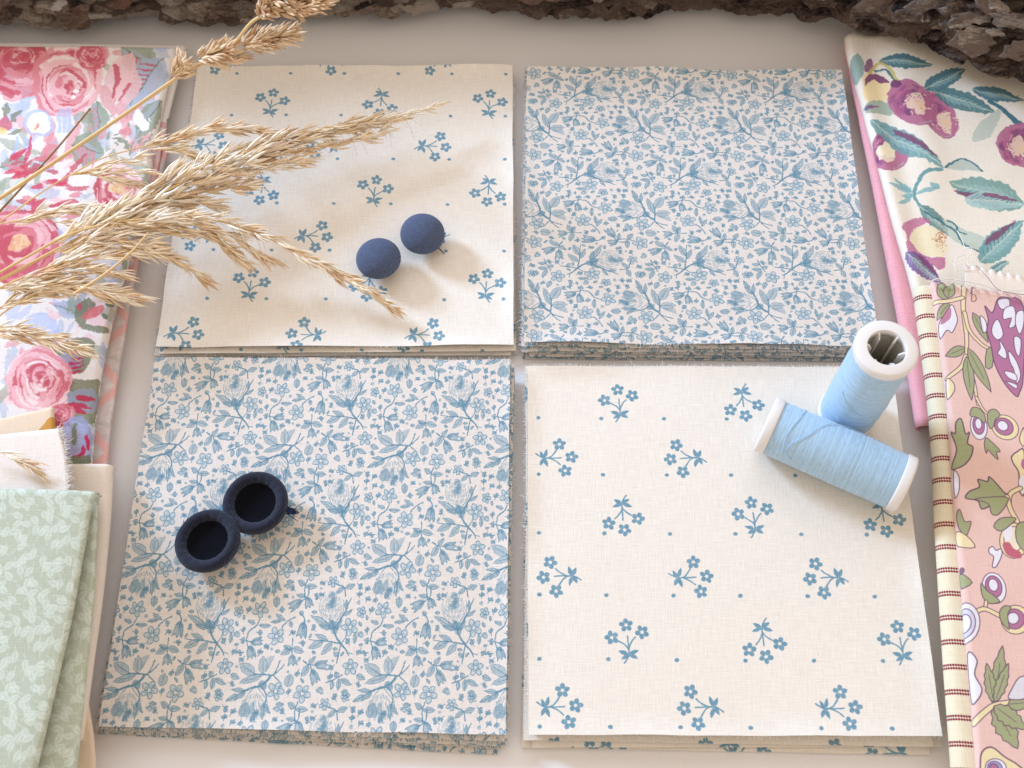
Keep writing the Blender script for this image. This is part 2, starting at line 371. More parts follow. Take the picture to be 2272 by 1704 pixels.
    for a, b, w in (((470, 1150), (605, 1165), 46), ((390, 1200), (580, 1215), 40), ((440, 1220), (545, 1260), 34)): C.fill(B(leaf_pts(a, b, w)[0]), (190, 48, 76), .95, .15)
    rose(B, (380, 1260), 80, 1, (0, 0), 35); C.fill(B(smooth([(400, 1310), (560, 1300), (570, 1560), (410, 1540)], 3, True)), (150, 156, 196), .92, .2)
    for p in ([(470, 1330), (460, 1430)], [(540, 1400), (555, 1470)], [(470, 1520), (530, 1500), (520, 1460)]): C.stroke(B(p), 1.3, (188, 46, 84) if p[0][0] > 480 or p[0][1] > 1500 else GR, .9)
    C.fill(B(smooth([(410, 1525), (560, 1515), (560, 1580), (410, 1580)], 2, True)), GR, .95)
    C.painterly(3.4, 1)
    return C.image('rose_print'), (C.x0, C.y0, C.wmm, C.hmm)

# ---- plums
def plums(z):
    C = Canvas(105, 15, 95, 150, 9, (228, 218, 202))
    A, B = crop(4.1475, 1872, 80, z), crop(5.53, 1900, 420, z)
    MG, PU, YE, TE, TL, TD = (170, 98, 128), (116, 66, 104), (228, 204, 176), (104, 146, 148), (160, 188, 184), (66, 108, 120)
    g = np.random.default_rng(4)
    def plum(T, c, rx, ry, ang, hl, k=1.0):
        C.fill(T(ell(c[0], c[1], rx, ry, ang, 30, .015)), MG, .97, .12)
        ca, sa = math.cos(ang), math.sin(ang)
        def loc(u, v): return (c[0] + u * rx * ca - v * ry * sa, c[1] + u * rx * sa + v * ry * ca)
        for i in range(80):
            a = 1.2 + 3.6 * g.random(); q = .95 * math.sqrt(g.random()) * (.9 if i % 3 else .6); p = loc(q * math.cos(a), q * math.sin(a))
            C.fill(T(ell(p[0], p[1], rx * .16, ry * .09, a + 1.57 + ang, 10, .2, i)), (PU, MG, (178, 90, 120), PU)[g.integers(4)], .6, .3)
        p = loc(*hl); C.fill(T(ell(p[0], p[1], rx * .42, ry * .45, ang + .4, 20, .16, 2)), YE, .95, .15); C.fill(T(ell(p[0] + rx * .12, p[1] + ry * .1, rx * .22, ry * .2, ang, 14, .2)), (224, 184, 140), .7, .4)
        for i in range(60):
            a = g.random() * 6.28; q = .3 + .3 * g.random(); pp = (p[0] + rx * q * math.cos(a), p[1] + ry * q * math.sin(a))
            C.fill(T(ell(pp[0], pp[1], rx * .03, rx * .03, 0, 6)), YE if i % 2 else MG, .8)
        t = np.linspace(.1, .8, 8); C.stroke(T([loc(.9 * math.cos(x), .9 * math.sin(x)) for x in t]), .8, (168, 172, 182), .6, .3)
    def pleaf(T, a, b, w, base=TE, edge=True):
        q, _ = leaf_pts(a, b, w, 19, .08); C.fill(T(q), base, .96, .12)
        a, b = np.array(a, float), np.array(b, float); d = b - a; v = np.array([-d[1], d[0]]) / np.hypot(*d)
        if edge: C.fill(T(leaf_pts(a + d * .25 - v * w * .33, b - d * .1 - v * w * .2, w * .28, 9, .2)[0]), (126, 54, 88), .85, .2)
        C.fill(T(leaf_pts(a + d * .15 + v * w * .05, b - d * .1, w * .4, 9)[0]), TL, .6, .3)
        for i in range(9):
            m = a + d * (.12 + .08 * i)
            for s_ in (-1, 1): C.stroke(T([m, m + d * .1 + v * s_ * w * .3]), .35, TL if s_ > 0 else TD, .7, .2)
        C.stroke(T([a, a + d * .95]), .4, (206, 208, 186), .7)
    C.fill(A(smooth([(190, 330), (330, 320), (430, 420), (400, 560), (210, 560)], 3, True)), (232, 208, 156), .9)
    C.fill(A(smooth([(190, 420), (230, 330), (340, 320), (430, 400), (350, 390), (290, 360), (230, 400)], 3, True)), PU, .95, .1)
    C.fill(A(ell(110, 280, 80, 130, .2, 16, .08)), (120, 150, 144), .9, .2); C.fill(A(ell(240, 250, 50, 70, .2, 12, .1)), PU, .9, .2)
    pleaf(A, (330, 205), (830, 255), 130, TD, False); C.stroke(A(smooth([(250, 310), (340, 230), (440, 300), (500, 400)])), 1.3, (196, 180, 110), .9); C.stroke(A(smooth([(300, 290), (400, 300), (490, 400)])), .8, TD, .9)
    plum(A, (870, 720), 250, 150, .95, (.35, -.1)); plum(A, (640, 610), 260, 175, .75, (.1, -.05)); C.fill(A(ell(485, 425, 46, 34, .3)), PU, .95)
    pleaf(A, (740, 475), (1130, 300), 160, TD, False); pleaf(A, (830, 490), (1400, 700), 170, (76, 116, 118), False); pleaf(A, (1180, 480), (1659, 600), 130, TD, False); C.stroke(A([(1330, 590), (1480, 680), (1600, 800)]), 1.5, TD, .95, 2.6)
    C.fill(A(smooth([(1180, 970), (1240, 800), (1400, 690), (1460, 690), (1380, 880), (1290, 960)], 3, True)), (172, 184, 172), .8, .15)
    plum(A, (1640, 1010), 240, 205, .3, (-.1, .1)); C.fill(A(ell(230, 620, 14, 50, 1.4)), TE, .8)
    C.fill(A(smooth([(220, 600), (330, 550), (420, 590), (460, 690), (340, 670), (220, 670)], 3, True)), (136, 154, 136), .9, .25); C.stroke(A([(230, 630), (330, 610)]), 1.6, PU, .7, .5)
    plum(A, (430, 1040), 190, 190, .6, (-.15, .0)); C.fill(A(ell(400, 1050, 90, 100, .5, 16, .12)), (236, 226, 190), .9, .15)
    pleaf(A, (250, 740), (920, 1225), 190, TE); C.fill(A(smooth([(930, 1215), (1030, 1145), (1160, 1150), (1280, 1260), (1100, 1240)], 3, True)), (176, 188, 176), .9); C.stroke(A(smooth([(930, 1215), (1030, 1150), (1160, 1160), (1275, 1255)])), 0.7, TD, .9)
    C.stroke(A(smooth([(900, 1240), (740, 1260), (670, 1380), (680, 1500), (760, 1620)])), 1.5, TE, .95, .9)
    for a, b in (((400, 1340), (660, 1420)), ((460, 1290), (650, 1420)), ((500, 1540), (660, 1440)), ((530, 1450), (660, 1440)), ((870, 1400), (670, 1440)), ((780, 1350), (880, 1410))): C.fill(A(leaf_pts(b, a, 46)[0]), (116, 164, 168), .9, .2)
    pleaf(A, (1659, 1560), (960, 1340), 260, (112, 150, 142)); pleaf(A, (1100, 1500), (1659, 1560), 150, TL)
    pleaf(B, (780, 180), (1150, 560), 150, (96, 128, 122), False); C.fill(B(smooth([(1040, 380), (1220, 430), (1600, 620), (1550, 780), (1350, 700), (1180, 600)], 3, True)), (178, 192, 178), .9, .15)
    C.stroke(B(smooth([(830, 250), (1060, 420), (1220, 500), (1340, 690), (1550, 790)])), 0.7, TD, .9); C.stroke(B(smooth([(1120, 390), (1220, 430), (1250, 500), (1350, 535)])), 0.6, TD, .9)
    C.fill(B(smooth([(560, 460), (640, 370), (800, 315), (930, 400), (800, 420), (660, 580), (700, 660), (800, 760), (960, 830), (1110, 830), (1050, 975), (900, 880), (640, 740), (620, 560)], 3, True)), (176, 96, 132), .95, .25)
    C.fill(B(smooth([(760, 430), (960, 450), (1110, 600), (1100, 800), (980, 820), (800, 750), (660, 590)], 3, True)), (228, 214, 176), .95, .12)
    for i in range(90): C.fill(B(ell(1040 + g.normal(0, 42), 590 + g.normal(0, 60), 8, 6, 0, 6)), (176, 110, 84), .8)
    pleaf(B, (610, 760), (1040, 1130), 230, (116, 90, 140)); pleaf(B, (1500, 900), (2057, 400), 330, (104, 150, 150)); pleaf(B, (1640, 1010), (1880, 900), 110, TE, False)
    C.painterly(2.6, 2)
    return C.image('plum_print'), (C.x0, C.y0, C.wmm, C.hmm)

# ---- outlined flowers on peach
def jacobean(z):
    C = Canvas(110, -150, 75, 200, 10, (225, 190, 178))
    A, B = crop(3.32, 2022, 620, z), crop(2.791, 2042, 1110, z)
    LN, OL, YE, WH, PU = (108, 82, 102), (160, 164, 124), (230, 212, 168), (226, 222, 228), (176, 116, 148)
    def sh(T, p, col, n=4, ln=.55, smoothit=True):
        ln *= .55
        q = T(smooth(p, n, True) if smoothit else p); C.fill(q, col, 1); C.stroke(np.vstack([q, q[:1]]), ln, LN, .92)
    def stem(T, p, w=2.4, w2=None):
        q = T(smooth(p, 6)); w *= .46; w2 = None if w2 is None else w2 * .46; C.stroke(q, w + .55, LN, .92, None if w2 is None else w2 + .55); C.stroke(q, w, YE, 1, w2)
    def lf(T, a, b, w, lobes=False):
        q, mid = leaf_pts(a, b, w, 11, .14 if lobes else 0); q = T(q); C.fill(q, OL, 1); C.stroke(np.vstack([q, q[:1]]), .3, LN, .92); C.stroke(T(mid[1:-3]), .22, LN, .8)
    def eye(T, c, rx, ry, ang, cols=(WH, PU, WH)):
        for k, col in enumerate(cols):
            f = 1 - .3 * k; ox = (0, .1, .2)[k]
            p = ell(c[0] - rx * ox * math.cos(ang), c[1] - rx * ox * math.sin(ang), rx * f, ry * f, ang, 24); q = T(p); C.fill(q, col, 1); C.stroke(np.vstack([q, q[:1]]), .28, LN, .9)
    # upper half
    stem(A, [(395, 40), (385, 200), (410, 420), (415, 560), (460, 740), (490, 920)], 2.9, 1.3); stem(A, [(395, 240), (430, 370), (520, 470), (590, 510)], 2.2, 1.5); stem(A, [(405, 560), (370, 640), (260, 730)], 2.6, 2.0); stem(A, [(170, 160), (270, 155), (380, 130)], 2.6, 2.4)
    stem(A, [(480, 870), (530, 960), (590, 1010)], 1.5, 1.0)
    lf(A, (270, 140), (200, 20), 90); lf(A, (270, 130), (300, 20), 86); lf(A, (280, 170), (190, 290), 70)
    sh(A, [(300, 180), (330, 240), (342, 300), (325, 350), (300, 390), (265, 370), (215, 430), (205, 330), (250, 250)], WH, 3); C.fill(A(smooth([(290, 200), (290, 280), (220, 330), (240, 260)], 4, True)), (176, 92, 126), .85, .2)
    lf(A, (400, 500), (255, 560), 76); lf(A, (410, 560), (445, 890), 80); lf(A, (420, 500), (590, 825), 80); lf(A, (455, 240), (570, 460), 62); sh(A, [(560, 510), (605, 510), (600, 640), (550, 640)], OL, 2)
    sh(A, [(510, 265), (550, 300), (560, 370), (530, 380)], WH)
    sh(A, [(545, 190), (600, 240), (640, 140), (700, 130), (830, 200), (830, 700), (800, 830), (775, 855), (690, 760), (620, 620), (590, 480), (560, 380), (570, 290)], PU, 4, .7)
    for p in ([(640, 150), (720, 140), (720, 210), (660, 210)], [(690, 210), (760, 200), (770, 330), (720, 350), (740, 280), (680, 290)], [(600, 340), (640, 290), (680, 400), (640, 440), (600, 400)],
              [(650, 440), (700, 520), (700, 580), (640, 540), (660, 500)], [(720, 520), (780, 600), (810, 700), (780, 760), (760, 660), (730, 600)], [(780, 240), (830, 230), (830, 330), (800, 400), (770, 320)], [(760, 420), (810, 440), (800, 560), (770, 520)], [(690, 670), (770, 690), (780, 740), (720, 720)], [(700, 745), (780, 770), (775, 800)]):
        sh(A, p, WH, 3, .5)
    sh(A, [(455, 60), (440, 100), (475, 110), (480, 150), (445, 155)], (226, 180, 160), 2, .5)
    eye(A, (495, 1085), 100, 62, 1.45); sh(A, [(430, 990), (450, 945), (500, 950), (540, 1000), (540, 1060), (490, 1020), (440, 1010)], OL)
    eye(A, (690, 1090), 105, 88, .6, (YE, PU, WH)); sh(A, [(570, 970), (620, 955), (655, 1000), (620, 1030), (605, 1080), (580, 1100), (560, 1040)], OL)
    sh(A, [(545, 1170), (580, 1190), (640, 1250), (650, 1275), (625, 1275), (635, 1330), (590, 1290), (560, 1260), (550, 1285), (535, 1230)], OL, 3)
    sh(A, [(290, 1390), (330, 1260), (290, 1130), (320, 1140), (325, 1060), (365, 1030), (395, 1140), (425, 1130), (410, 1210), (450, 1240), (430, 1320), (370, 1380)], OL, 4, .8)
    sh(A, [(260, 730), (310, 760), (318, 820), (262, 880)], YE); C.fill(A([(258, 740), (275, 770), (262, 830)]), WH)
    sh(A, [(400, 1610), (430, 1560), (500, 1530), (490, 1475), (560, 1490), (570, 1455), (620, 1500), (680, 1570), (710, 1590), (660, 1640), (600, 1659), (520, 1690), (490, 1630)], OL, 4, .8)
    sh(A, [(735, 1310), (780, 1270), (830, 1270), (830, 1580), (790, 1550), (790, 1430), (750, 1360)], YE, 3, .8); C.fill(A(smooth([(790, 1480), (830, 1450), (830, 1570), (800, 1560)], 3, True)), WH); C.fill(A(ell(830, 1360, 24, 40, 0)), PU); stem(A, [(800, 1540), (730, 1580), (715, 1659)], 2.4); sh(A, [(795, 1180), (830, 1090), (830, 1230)], YE); sh(A, [(310, 1410), (350, 1460), (350, 1560), (320, 1600)], WH)
    # lower half
    stem(B, [(535, -20), (560, 60), (600, 130)], 2.6); sh(B, [(340, -10), (420, 20), (440, 80), (480, 90), (530, 30), (530, -20)], OL, 3)
    eye(B, (580, 250), 110, 88, 1.6, (YE, (230, 216, 190))); C.fill(B(smooth([(510, 270), (550, 260), (580, 300), (620, 320), (620, 360), (540, 340)], 4, True)), (186, 96, 112), .95); C.fill(B(ell(545, 200, 26, 50, .2)), WH); sh(B, [(600, 150), (680, 150), (680, 330), (600, 260)], OL); sh(B, [(455, 160), (500, 110), (590, 110), (560, 150), (500, 190)], OL)
    sh(B, [(425, 300), (450, 285), (470, 310), (500, 300), (505, 340), (470, 410), (445, 410), (455, 350), (430, 330)], WH, 3)
    sh(B, [(225, 90), (245, 55), (275, 130), (315, 130), (300, 190), (280, 220), (240, 170)], OL, 3); sh(B, [(220, 190), (290, 220), (340, 290), (230, 280)], YE, 3)
    sh(B, [(240, 450), (320, 510), (245, 545)], OL, 3); C.fill(B(ell(255, 435, 20, 22, 0)), LN, .8)
    eye(B, (455, 545), 98, 72, 1.3); sh(B, [(375, 515), (410, 560), (450, 590), (490, 630), (420, 640), (380, 590)], OL); stem(B, [(405, 630), (400, 670)], 1.5); stem(B, [(345, 690), (400, 675), (500, 720)], 2.2); eye(B, (590, 740), 92, 88, .5, (YE, PU, WH)); sh(B, [(490, 690), (520, 655), (560, 665), (540, 710), (550, 800), (500, 750)], OL)
    for f, col in ((1, WH), (.72, (206, 204, 224)), (.45, WH)): sh(B, ell(270, 760, 98 * f, 125 * f, .05, 20), col, 1)
    sh(B, [(290, 950), (350, 990), (335, 1080), (380, 1170), (350, 1240), (310, 1240)], WH, 4, .7); lf(B, (450, 1270), (510, 900), 90, True); lf(B, (450, 1250), (410, 1010), 70, True); lf(B, (460, 1250), (545, 1010), 70, True)
    stem(B, [(325, 1380), (400, 1310), (460, 1270), (560, 1250)], 3.2, 2.2); lf(B, (455, 1275), (600, 1540), 130, True); lf(B, (455, 1275), (650, 1420), 110, True); lf(B, (540, 1265), (680, 1250), 90); sh(B, [(545, 1230), (570, 1160), (610, 1100), (660, 1100), (660, 1220)], (214, 210, 214))
    sh(B, [(370, 1650), (380, 1560), (440, 1530), (520, 1590), (600, 1640), (640, 1700), (380, 1700)], YE, 4, .8); eye(B, (465, 1660), 66, 58, .3, (WH, (160, 152, 196), PU))
    return C.image('outlined_flower_print'), (C.x0, C.y0, C.wmm, C.hmm)

# ---- tonal leaves on sage, mustard blobs, faint pink trellis, dotted maroon stripe
def sage_leaves():
    C = Canvas(0, 0, 30, 30, 16, (180, 186, 166), wrap=True)
    g = np.random.default_rng(8)
    for i in range(100):
        x, y = (i % 10) * 3.0 + g.normal(0, .4), (i // 10) * 3.0 + g.normal(0, .5) + (i % 2) * 1.7; a = g.random() * 6.28
        q, _ = leaf_pts((x, y), (x + 3.6 * math.cos(a), y + 3.6 * math.sin(a)), 2.1, 9); C.fill(q, (203, 211, 197), .85, .15)
        C.stroke([(x, y), (x + 2.9 * math.cos(a), y + 2.9 * math.sin(a))], .22, (180, 186, 166), .7)
        C.stroke([(x, y), (x - 1.4 * math.cos(a + .5), y - 1.4 * math.sin(a + .5))], .3, (200, 204, 190), .8)
    return C.image('leaf_print'), (.030, .030)
def mustard():
    C = Canvas(0, 0, 44, 44, 10, (226, 204, 178), wrap=True)
    for i, (x, y, rx, ry, a) in enumerate(((10, 12, 8.5, 10, .5), (31, 20, 7, 11, -.4), (18, 34, 9, 6, .2), (38, 40, 5, 6, 0))):
        C.fill(ell(x, y, rx, ry, a, 26, .06, i), (198, 142, 60), .97, .08)
    for k in range(9): C.stroke([(23 + k * .5, 4), (24 + k * .5, 14)], .25, (206, 150, 80), .8)
    return C.image('mustard_print'), (.044, .044)
def trellis():
    C = Canvas(0, 0, 24, 24, 12, (216, 204, 202), wrap=True)
    g = np.random.default_rng(5)
    for i in range(60): C.fill(ell(g.random() * 24, g.random() * 24, 1.8, 1.1, g.random() * 3, 10, .2, i), ((192, 188, 188), (232, 226, 224))[i % 2], .5, .2, 1.5)
    for k in (-24, 0, 24):
        for p in ([(k, 0), (k + 24, 24)], [(k + 24, 0), (k, 24)]): C.stroke(p, 2.6, (232, 184, 180), .75, soft=2.5)
    C.fill(ell(12, 0, 1.7, 1.7), (228, 170, 160), .9, .1, 2); C.fill(ell(0, 12, 1.7, 1.7), (228, 170, 160), .9, .1, 2)
    return C.image('trellis_print'), (.024, .024)
def dotted_stripe():
    C = Canvas(0, 0, 12, 7.3, 24, (224, 212, 182), wrap=True)
    for k in range(16):
        for y in (2.8, 3.75): C.fill(ell(k * .75 + .37, y, .36, .40, 0, 10), (128, 44, 56), .97)
    return C.image('stripe_print'), (.012, .0073)
# ------------------------------------------------------------------ object helpers
def tag(o, label=None, cat=None, group=None, kind=None):
    for k, v in (('label', label), ('category', cat), ('group', group), ('kind', kind)):
        if v: o[k] = v
    return o
def empty(name, loc=(0, 0, 0), rot=None):
    o = bpy.data.objects.new(name, None); COL.objects.link(o)
    o.empty_display_size = .01
    o.matrix_world = Matrix.Translation(loc) @ (rot.to_4x4() if rot else Matrix.Identity(4))
    return o
def link(name, me, parent=None, mat=None):
    o = bpy.data.objects.new(name, me); COL.objects.link(o)
    if mat and not me.materials: me.materials.append(mat)
    if parent: o.parent = parent
    return o
def mesh(name, v, f, uv=None, smooth=True):
    me = bpy.data.meshes.new(name); me.from_pydata([tuple(map(float, p)) for p in v], [], f); me.update()
    if uv is not None:
        l = me.uv_layers.new(name='uv'); idx = np.empty(len(me.loops), np.int32); me.loops.foreach_get('vertex_index', idx)
        l.data.foreach_set('uv', np.asarray(uv, np.float32)[idx].ravel())
    if smooth: me.shade_smooth()
    return me
def recalc(me):
    bm = bmesh.new(); bm.from_mesh(me); bmesh.ops.recalc_face_normals(bm, faces=bm.faces); bm.to_mesh(me); bm.free(); return me
def lathe(name, prof, n=48, closed=False):
    """profile (r, z) turned about z"""
    v, f = [], []
    m = len(prof)
    for r, z in prof:
        for i in range(n):
            a = 2 * math.pi * i / n; v.append((r * math.cos(a), r * math.sin(a), z))
    for k in range(m if closed else m - 1):
        a, b = k * n, ((k + 1) % m) * n
        for i in range(n): f.append((a + i, a + (i + 1) % n, b + (i + 1) % n, b + i))
    if not closed:
        for k in (0, m - 1):
            if prof[k][0] < 1e-5: continue
    me = mesh(name, v, f)
    bm = bmesh.new(); bm.from_mesh(me); bmesh.ops.remove_doubles(bm, verts=bm.verts, dist=1e-6); bmesh.ops.recalc_face_normals(bm, faces=bm.faces); bm.to_mesh(me); bm.free(); me.shade_smooth()
    return me
def tube_data(pts, rad, n=6):
    pts = [Vector(p) for p in pts]; v, f = [], []
    up = Vector((0, 0, 1))
    for i, p in enumerate(pts):
        d = (pts[min(i + 1, len(pts) - 1)] - pts[max(i - 1, 0)]).normalized()
        a = d.cross(up); a = a.normalized() if a.length > 1e-4 else Vector((1, 0, 0)); b = a.cross(d)
        r = rad[i] if hasattr(rad, '__len__') else rad
        for k in range(n):
            t = 2 * math.pi * k / n; v.append(p + (a * math.cos(t) + b * math.sin(t)) * r)
    for i in range(len(pts) - 1):
        for k in range(n): f.append((i * n + k, i * n + (k + 1) % n, (i + 1) * n + (k + 1) % n, (i + 1) * n + k))
    f.append(tuple(range(n - 1, -1, -1))); f.append(tuple(range((len(pts) - 1) * n, len(pts) * n)))
    return v, f
def tube(name, pts, rad, n=6): return mesh(name, *tube_data(pts, rad, n))
def spline(p, n=8): return [Vector(q) for q in smooth([tuple(x) for x in p], n)]
def fbm(x, y, z, o=4): return noise.fractal(Vector((x, y, z)), 1.0, 2.0, o)

# ------------------------------------------------------------------ materials
def node_mat(name):
    m = bpy.data.materials.new(name); m.use_nodes = True
    nt = m.node_tree; return m, nt, nt.nodes['Principled BSDF'], nt.nodes.new, nt.links.new
def s2l(c):
    c = np.array(c, float) / 255; return tuple(np.where(c <= .04045, c / 12.92, ((c + .055) / 1.055) ** 2.4)) + (1.0,)
def cloth_mat(name, img=None, xf=None, col=None, rough=.92, weave=1.0, ribs=0.0):
    """woven cotton: a print (or a dye colour), slubs of the two yarn directions, fine relief"""
    m, nt, bs, N, Lk = node_mat(name)
    uv = N('ShaderNodeUVMap'); uv.uv_map = 'uv'
    def yarn(sx, sy):
        mp = N('ShaderNodeMapping'); mp.inputs['Scale'].default_value = (sx, sy, 1); Lk(uv.outputs[0], mp.inputs[0])
        n = N('ShaderNodeTexNoise'); n.inputs['Scale'].default_value = 1; n.inputs['Detail'].default_value = 2; Lk(mp.outputs[0], n.inputs['Vector']); return n.outputs[0]
    a, b = yarn(2600, 190), yarn(190, 2600)
    mix = N('ShaderNodeMath'); mix.operation = 'ADD'; Lk(a, mix.inputs[0]); Lk(b, mix.inputs[1])
    fac = N('ShaderNodeMapRange'); fac.inputs[1].default_value = .6; fac.inputs[2].default_value = 1.4; fac.inputs[3].default_value = 1 - .13 * weave; fac.inputs[4].default_value = 1 + .10 * weave; Lk(mix.outputs[0], fac.inputs[0])
    if img:
        t = N('ShaderNodeTexImage'); t.image = img; t.interpolation = 'Cubic'; mp = N('ShaderNodeMapping')
        x0, y0, w, h = xf; mp.inputs['Location'].default_value = (-x0 / w, -y0 / h, 0); mp.inputs['Scale'].default_value = (1 / w, 1 / h, 1)
        Lk(uv.outputs[0], mp.inputs[0]); Lk(mp.outputs[0], t.inputs[0]); c = t.outputs[0]
    else:
        rgb = N('ShaderNodeRGB'); rgb.outputs[0].default_value = s2l(col); c = rgb.outputs[0]
    mul = N('ShaderNodeVectorMath'); mul.operation = 'SCALE'; Lk(c, mul.inputs[0]); Lk(fac.outputs[0], mul.inputs['Scale'])
    Lk(mul.outputs[0], bs.inputs['Base Color'])
    h = mix.outputs[0]
    if ribs:
        w = N('ShaderNodeTexWave'); w.inputs['Scale'].default_value = ribs; Lk(uv.outputs[0], w.inputs[0]); ad = N('ShaderNodeMath'); Lk(h, ad.inputs[0]); Lk(w.outputs[1], ad.inputs[1]); h = ad.outputs[0]
    bp = N('ShaderNodeBump'); bp.inputs['Strength'].default_value = .5; bp.inputs['Distance'].default_value = .00018; Lk(h, bp.inputs['Height']); Lk(bp.outputs[0], bs.inputs['Normal'])
    bs.inputs['Roughness'].default_value = rough; bs.inputs['Specular IOR Level'].default_value = .15
    bs.inputs['Sheen Weight'].default_value = .08; bs.inputs['Sheen Roughness'].default_value = .5
    return m
def plain_mat(name, col, rough=.6, spec=.3, var=.1, scale=300, bump=0.0):
    m, nt, bs, N, Lk = node_mat(name)
    tc = N('ShaderNodeTexCoord'); n = N('ShaderNodeTexNoise'); n.inputs['Scale'].default_value = scale; n.inputs['Detail'].default_value = 4; Lk(tc.outputs['Object'], n.inputs['Vector'])
    r = N('ShaderNodeMapRange'); r.inputs[3].default_value = 1 - var; r.inputs[4].default_value = 1 + var; Lk(n.outputs[0], r.inputs[0])
    rgb = N('ShaderNodeRGB'); rgb.outputs[0].default_value = s2l(col); mul = N('ShaderNodeVectorMath'); mul.operation = 'SCALE'; Lk(rgb.outputs[0], mul.inputs[0]); Lk(r.outputs[0], mul.inputs['Scale']); Lk(mul.outputs[0], bs.inputs['Base Color'])
    bs.inputs['Roughness'].default_value = rough; bs.inputs['Specular IOR Level'].default_value = spec
    if bump:
        b = N('ShaderNodeBump'); b.inputs['Distance'].default_value = bump; b.inputs['Strength'].default_value = .6; Lk(n.outputs[0], b.inputs['Height']); Lk(b.outputs[0], bs.inputs['Normal'])
    return m

Z_ROSE, Z_PLUM, Z_PEACH = .0125, .0145, .0185
toile_im, toile_sz = toile(); sprig_im, sprig_sz = sprig()
M_TOILE = cloth_mat('toile_cotton', toile_im, (0, 0) + toile_sz)
M_SPRIG = cloth_mat('sprig_cotton', sprig_im, (0, 0) + sprig_sz, weave=.8)
def placed(fn, z):
    im, (x0, y0, w, h) = fn(z); return im, tuple(q * .001 for q in (x0, y0, w, h))
M_ROSE = cloth_mat('rose_cotton', *placed(chintz, Z_ROSE), weave=.6)
M_PLUM = cloth_mat('plum_cotton', *placed(plums, Z_PLUM), weave=.5, rough=.6)
M_PEACH = cloth_mat('peach_cotton', *placed(jacobean, Z_PEACH), weave=.6)
def tiled(fn, **k):
    im, sz = fn(); return cloth_mat(im.name + '_cotton', im, (0, 0) + sz, **k)
M_SAGE, M_MUST, M_TREL, M_STRIPE = tiled(sage_leaves, weave=.7), tiled(mustard, weave=.5), tiled(trellis, weave=.7), tiled(dotted_stripe, weave=.6)
M_WHITE = cloth_mat('white_cotton', col=(232, 222, 212), weave=.6)
M_CREAM = cloth_mat('cream_cotton', col=(232, 220, 206), weave=.6)
M_PINK = cloth_mat('pink_twill', col=(230, 166, 172), weave=1.0)
M_FRAY = plain_mat('frayed_yarn', (232, 226, 218), .9, .1, .08)
M_FRAYB = plain_mat('blue_yarn', (44, 58, 92), .9, .1, .15)
def denim(name, col):
    m, nt, bs, N, Lk = node_mat(name)
    tc = N('ShaderNodeTexCoord'); mp = N('ShaderNodeMapping'); mp.inputs['Rotation'].default_value = (0, 0, .5); Lk(tc.outputs['Object'], mp.inputs[0])
    w = N('ShaderNodeTexWave'); w.inputs['Scale'].default_value = 520; w.inputs['Distortion'].default_value = 1.5; w.inputs['Detail'].default_value = 1; w.inputs['Detail Scale'].default_value = 900; Lk(mp.outputs[0], w.inputs[0])
    n = N('ShaderNodeTexNoise'); n.inputs['Scale'].default_value = 900; n.inputs['Detail'].default_value = 3; Lk(tc.outputs['Object'], n.inputs['Vector'])
    ad = N('ShaderNodeMath'); Lk(w.outputs[1], ad.inputs[0]); Lk(n.outputs[0], ad.inputs[1])
    r = N('ShaderNodeMapRange'); r.inputs[1].default_value = .3; r.inputs[2].default_value = 1.6; r.inputs[3].default_value = .62; r.inputs[4].default_value = 1.4; Lk(ad.outputs[0], r.inputs[0])
    rgb = N('ShaderNodeRGB'); rgb.outputs[0].default_value = s2l(col); mul = N('ShaderNodeVectorMath'); mul.operation = 'SCALE'; Lk(rgb.outputs[0], mul.inputs[0]); Lk(r.outputs[0], mul.inputs['Scale']); Lk(mul.outputs[0], bs.inputs['Base Color'])
    b = N('ShaderNodeBump'); b.inputs['Distance'].default_value = .00022; b.inputs['Strength'].default_value = .9; Lk(ad.outputs[0], b.inputs['Height']); Lk(b.outputs[0], bs.inputs['Normal'])
    bs.inputs['Roughness'].default_value = .85; bs.inputs['Specular IOR Level'].default_value = .15
    bs.inputs['Sheen Weight'].default_value = .25; bs.inputs['Sheen Roughness'].default_value = .4; bs.inputs['Sheen Tint'].default_value = (.7, .8, 1, 1)
    return m
M_BUTTON, M_NAVY = denim('blue_button_cloth', (84, 96, 124)), denim('navy_button_cloth', (36, 40, 56))
M_HOLLOW = plain_mat('dark_shaded_button_back', (14, 14, 20), .9, .05, .3)  # dark plastic back; shade of a deep hollow is put into its black
M_CORE = plain_mat('shaded_inner_tube', (150, 146, 134), .6, .3, .04)  # white plastic tube, the shade inside it put into this grey
M_CAP = plain_mat('white_spool_plastic', (228, 224, 220), .38, .4, .015)
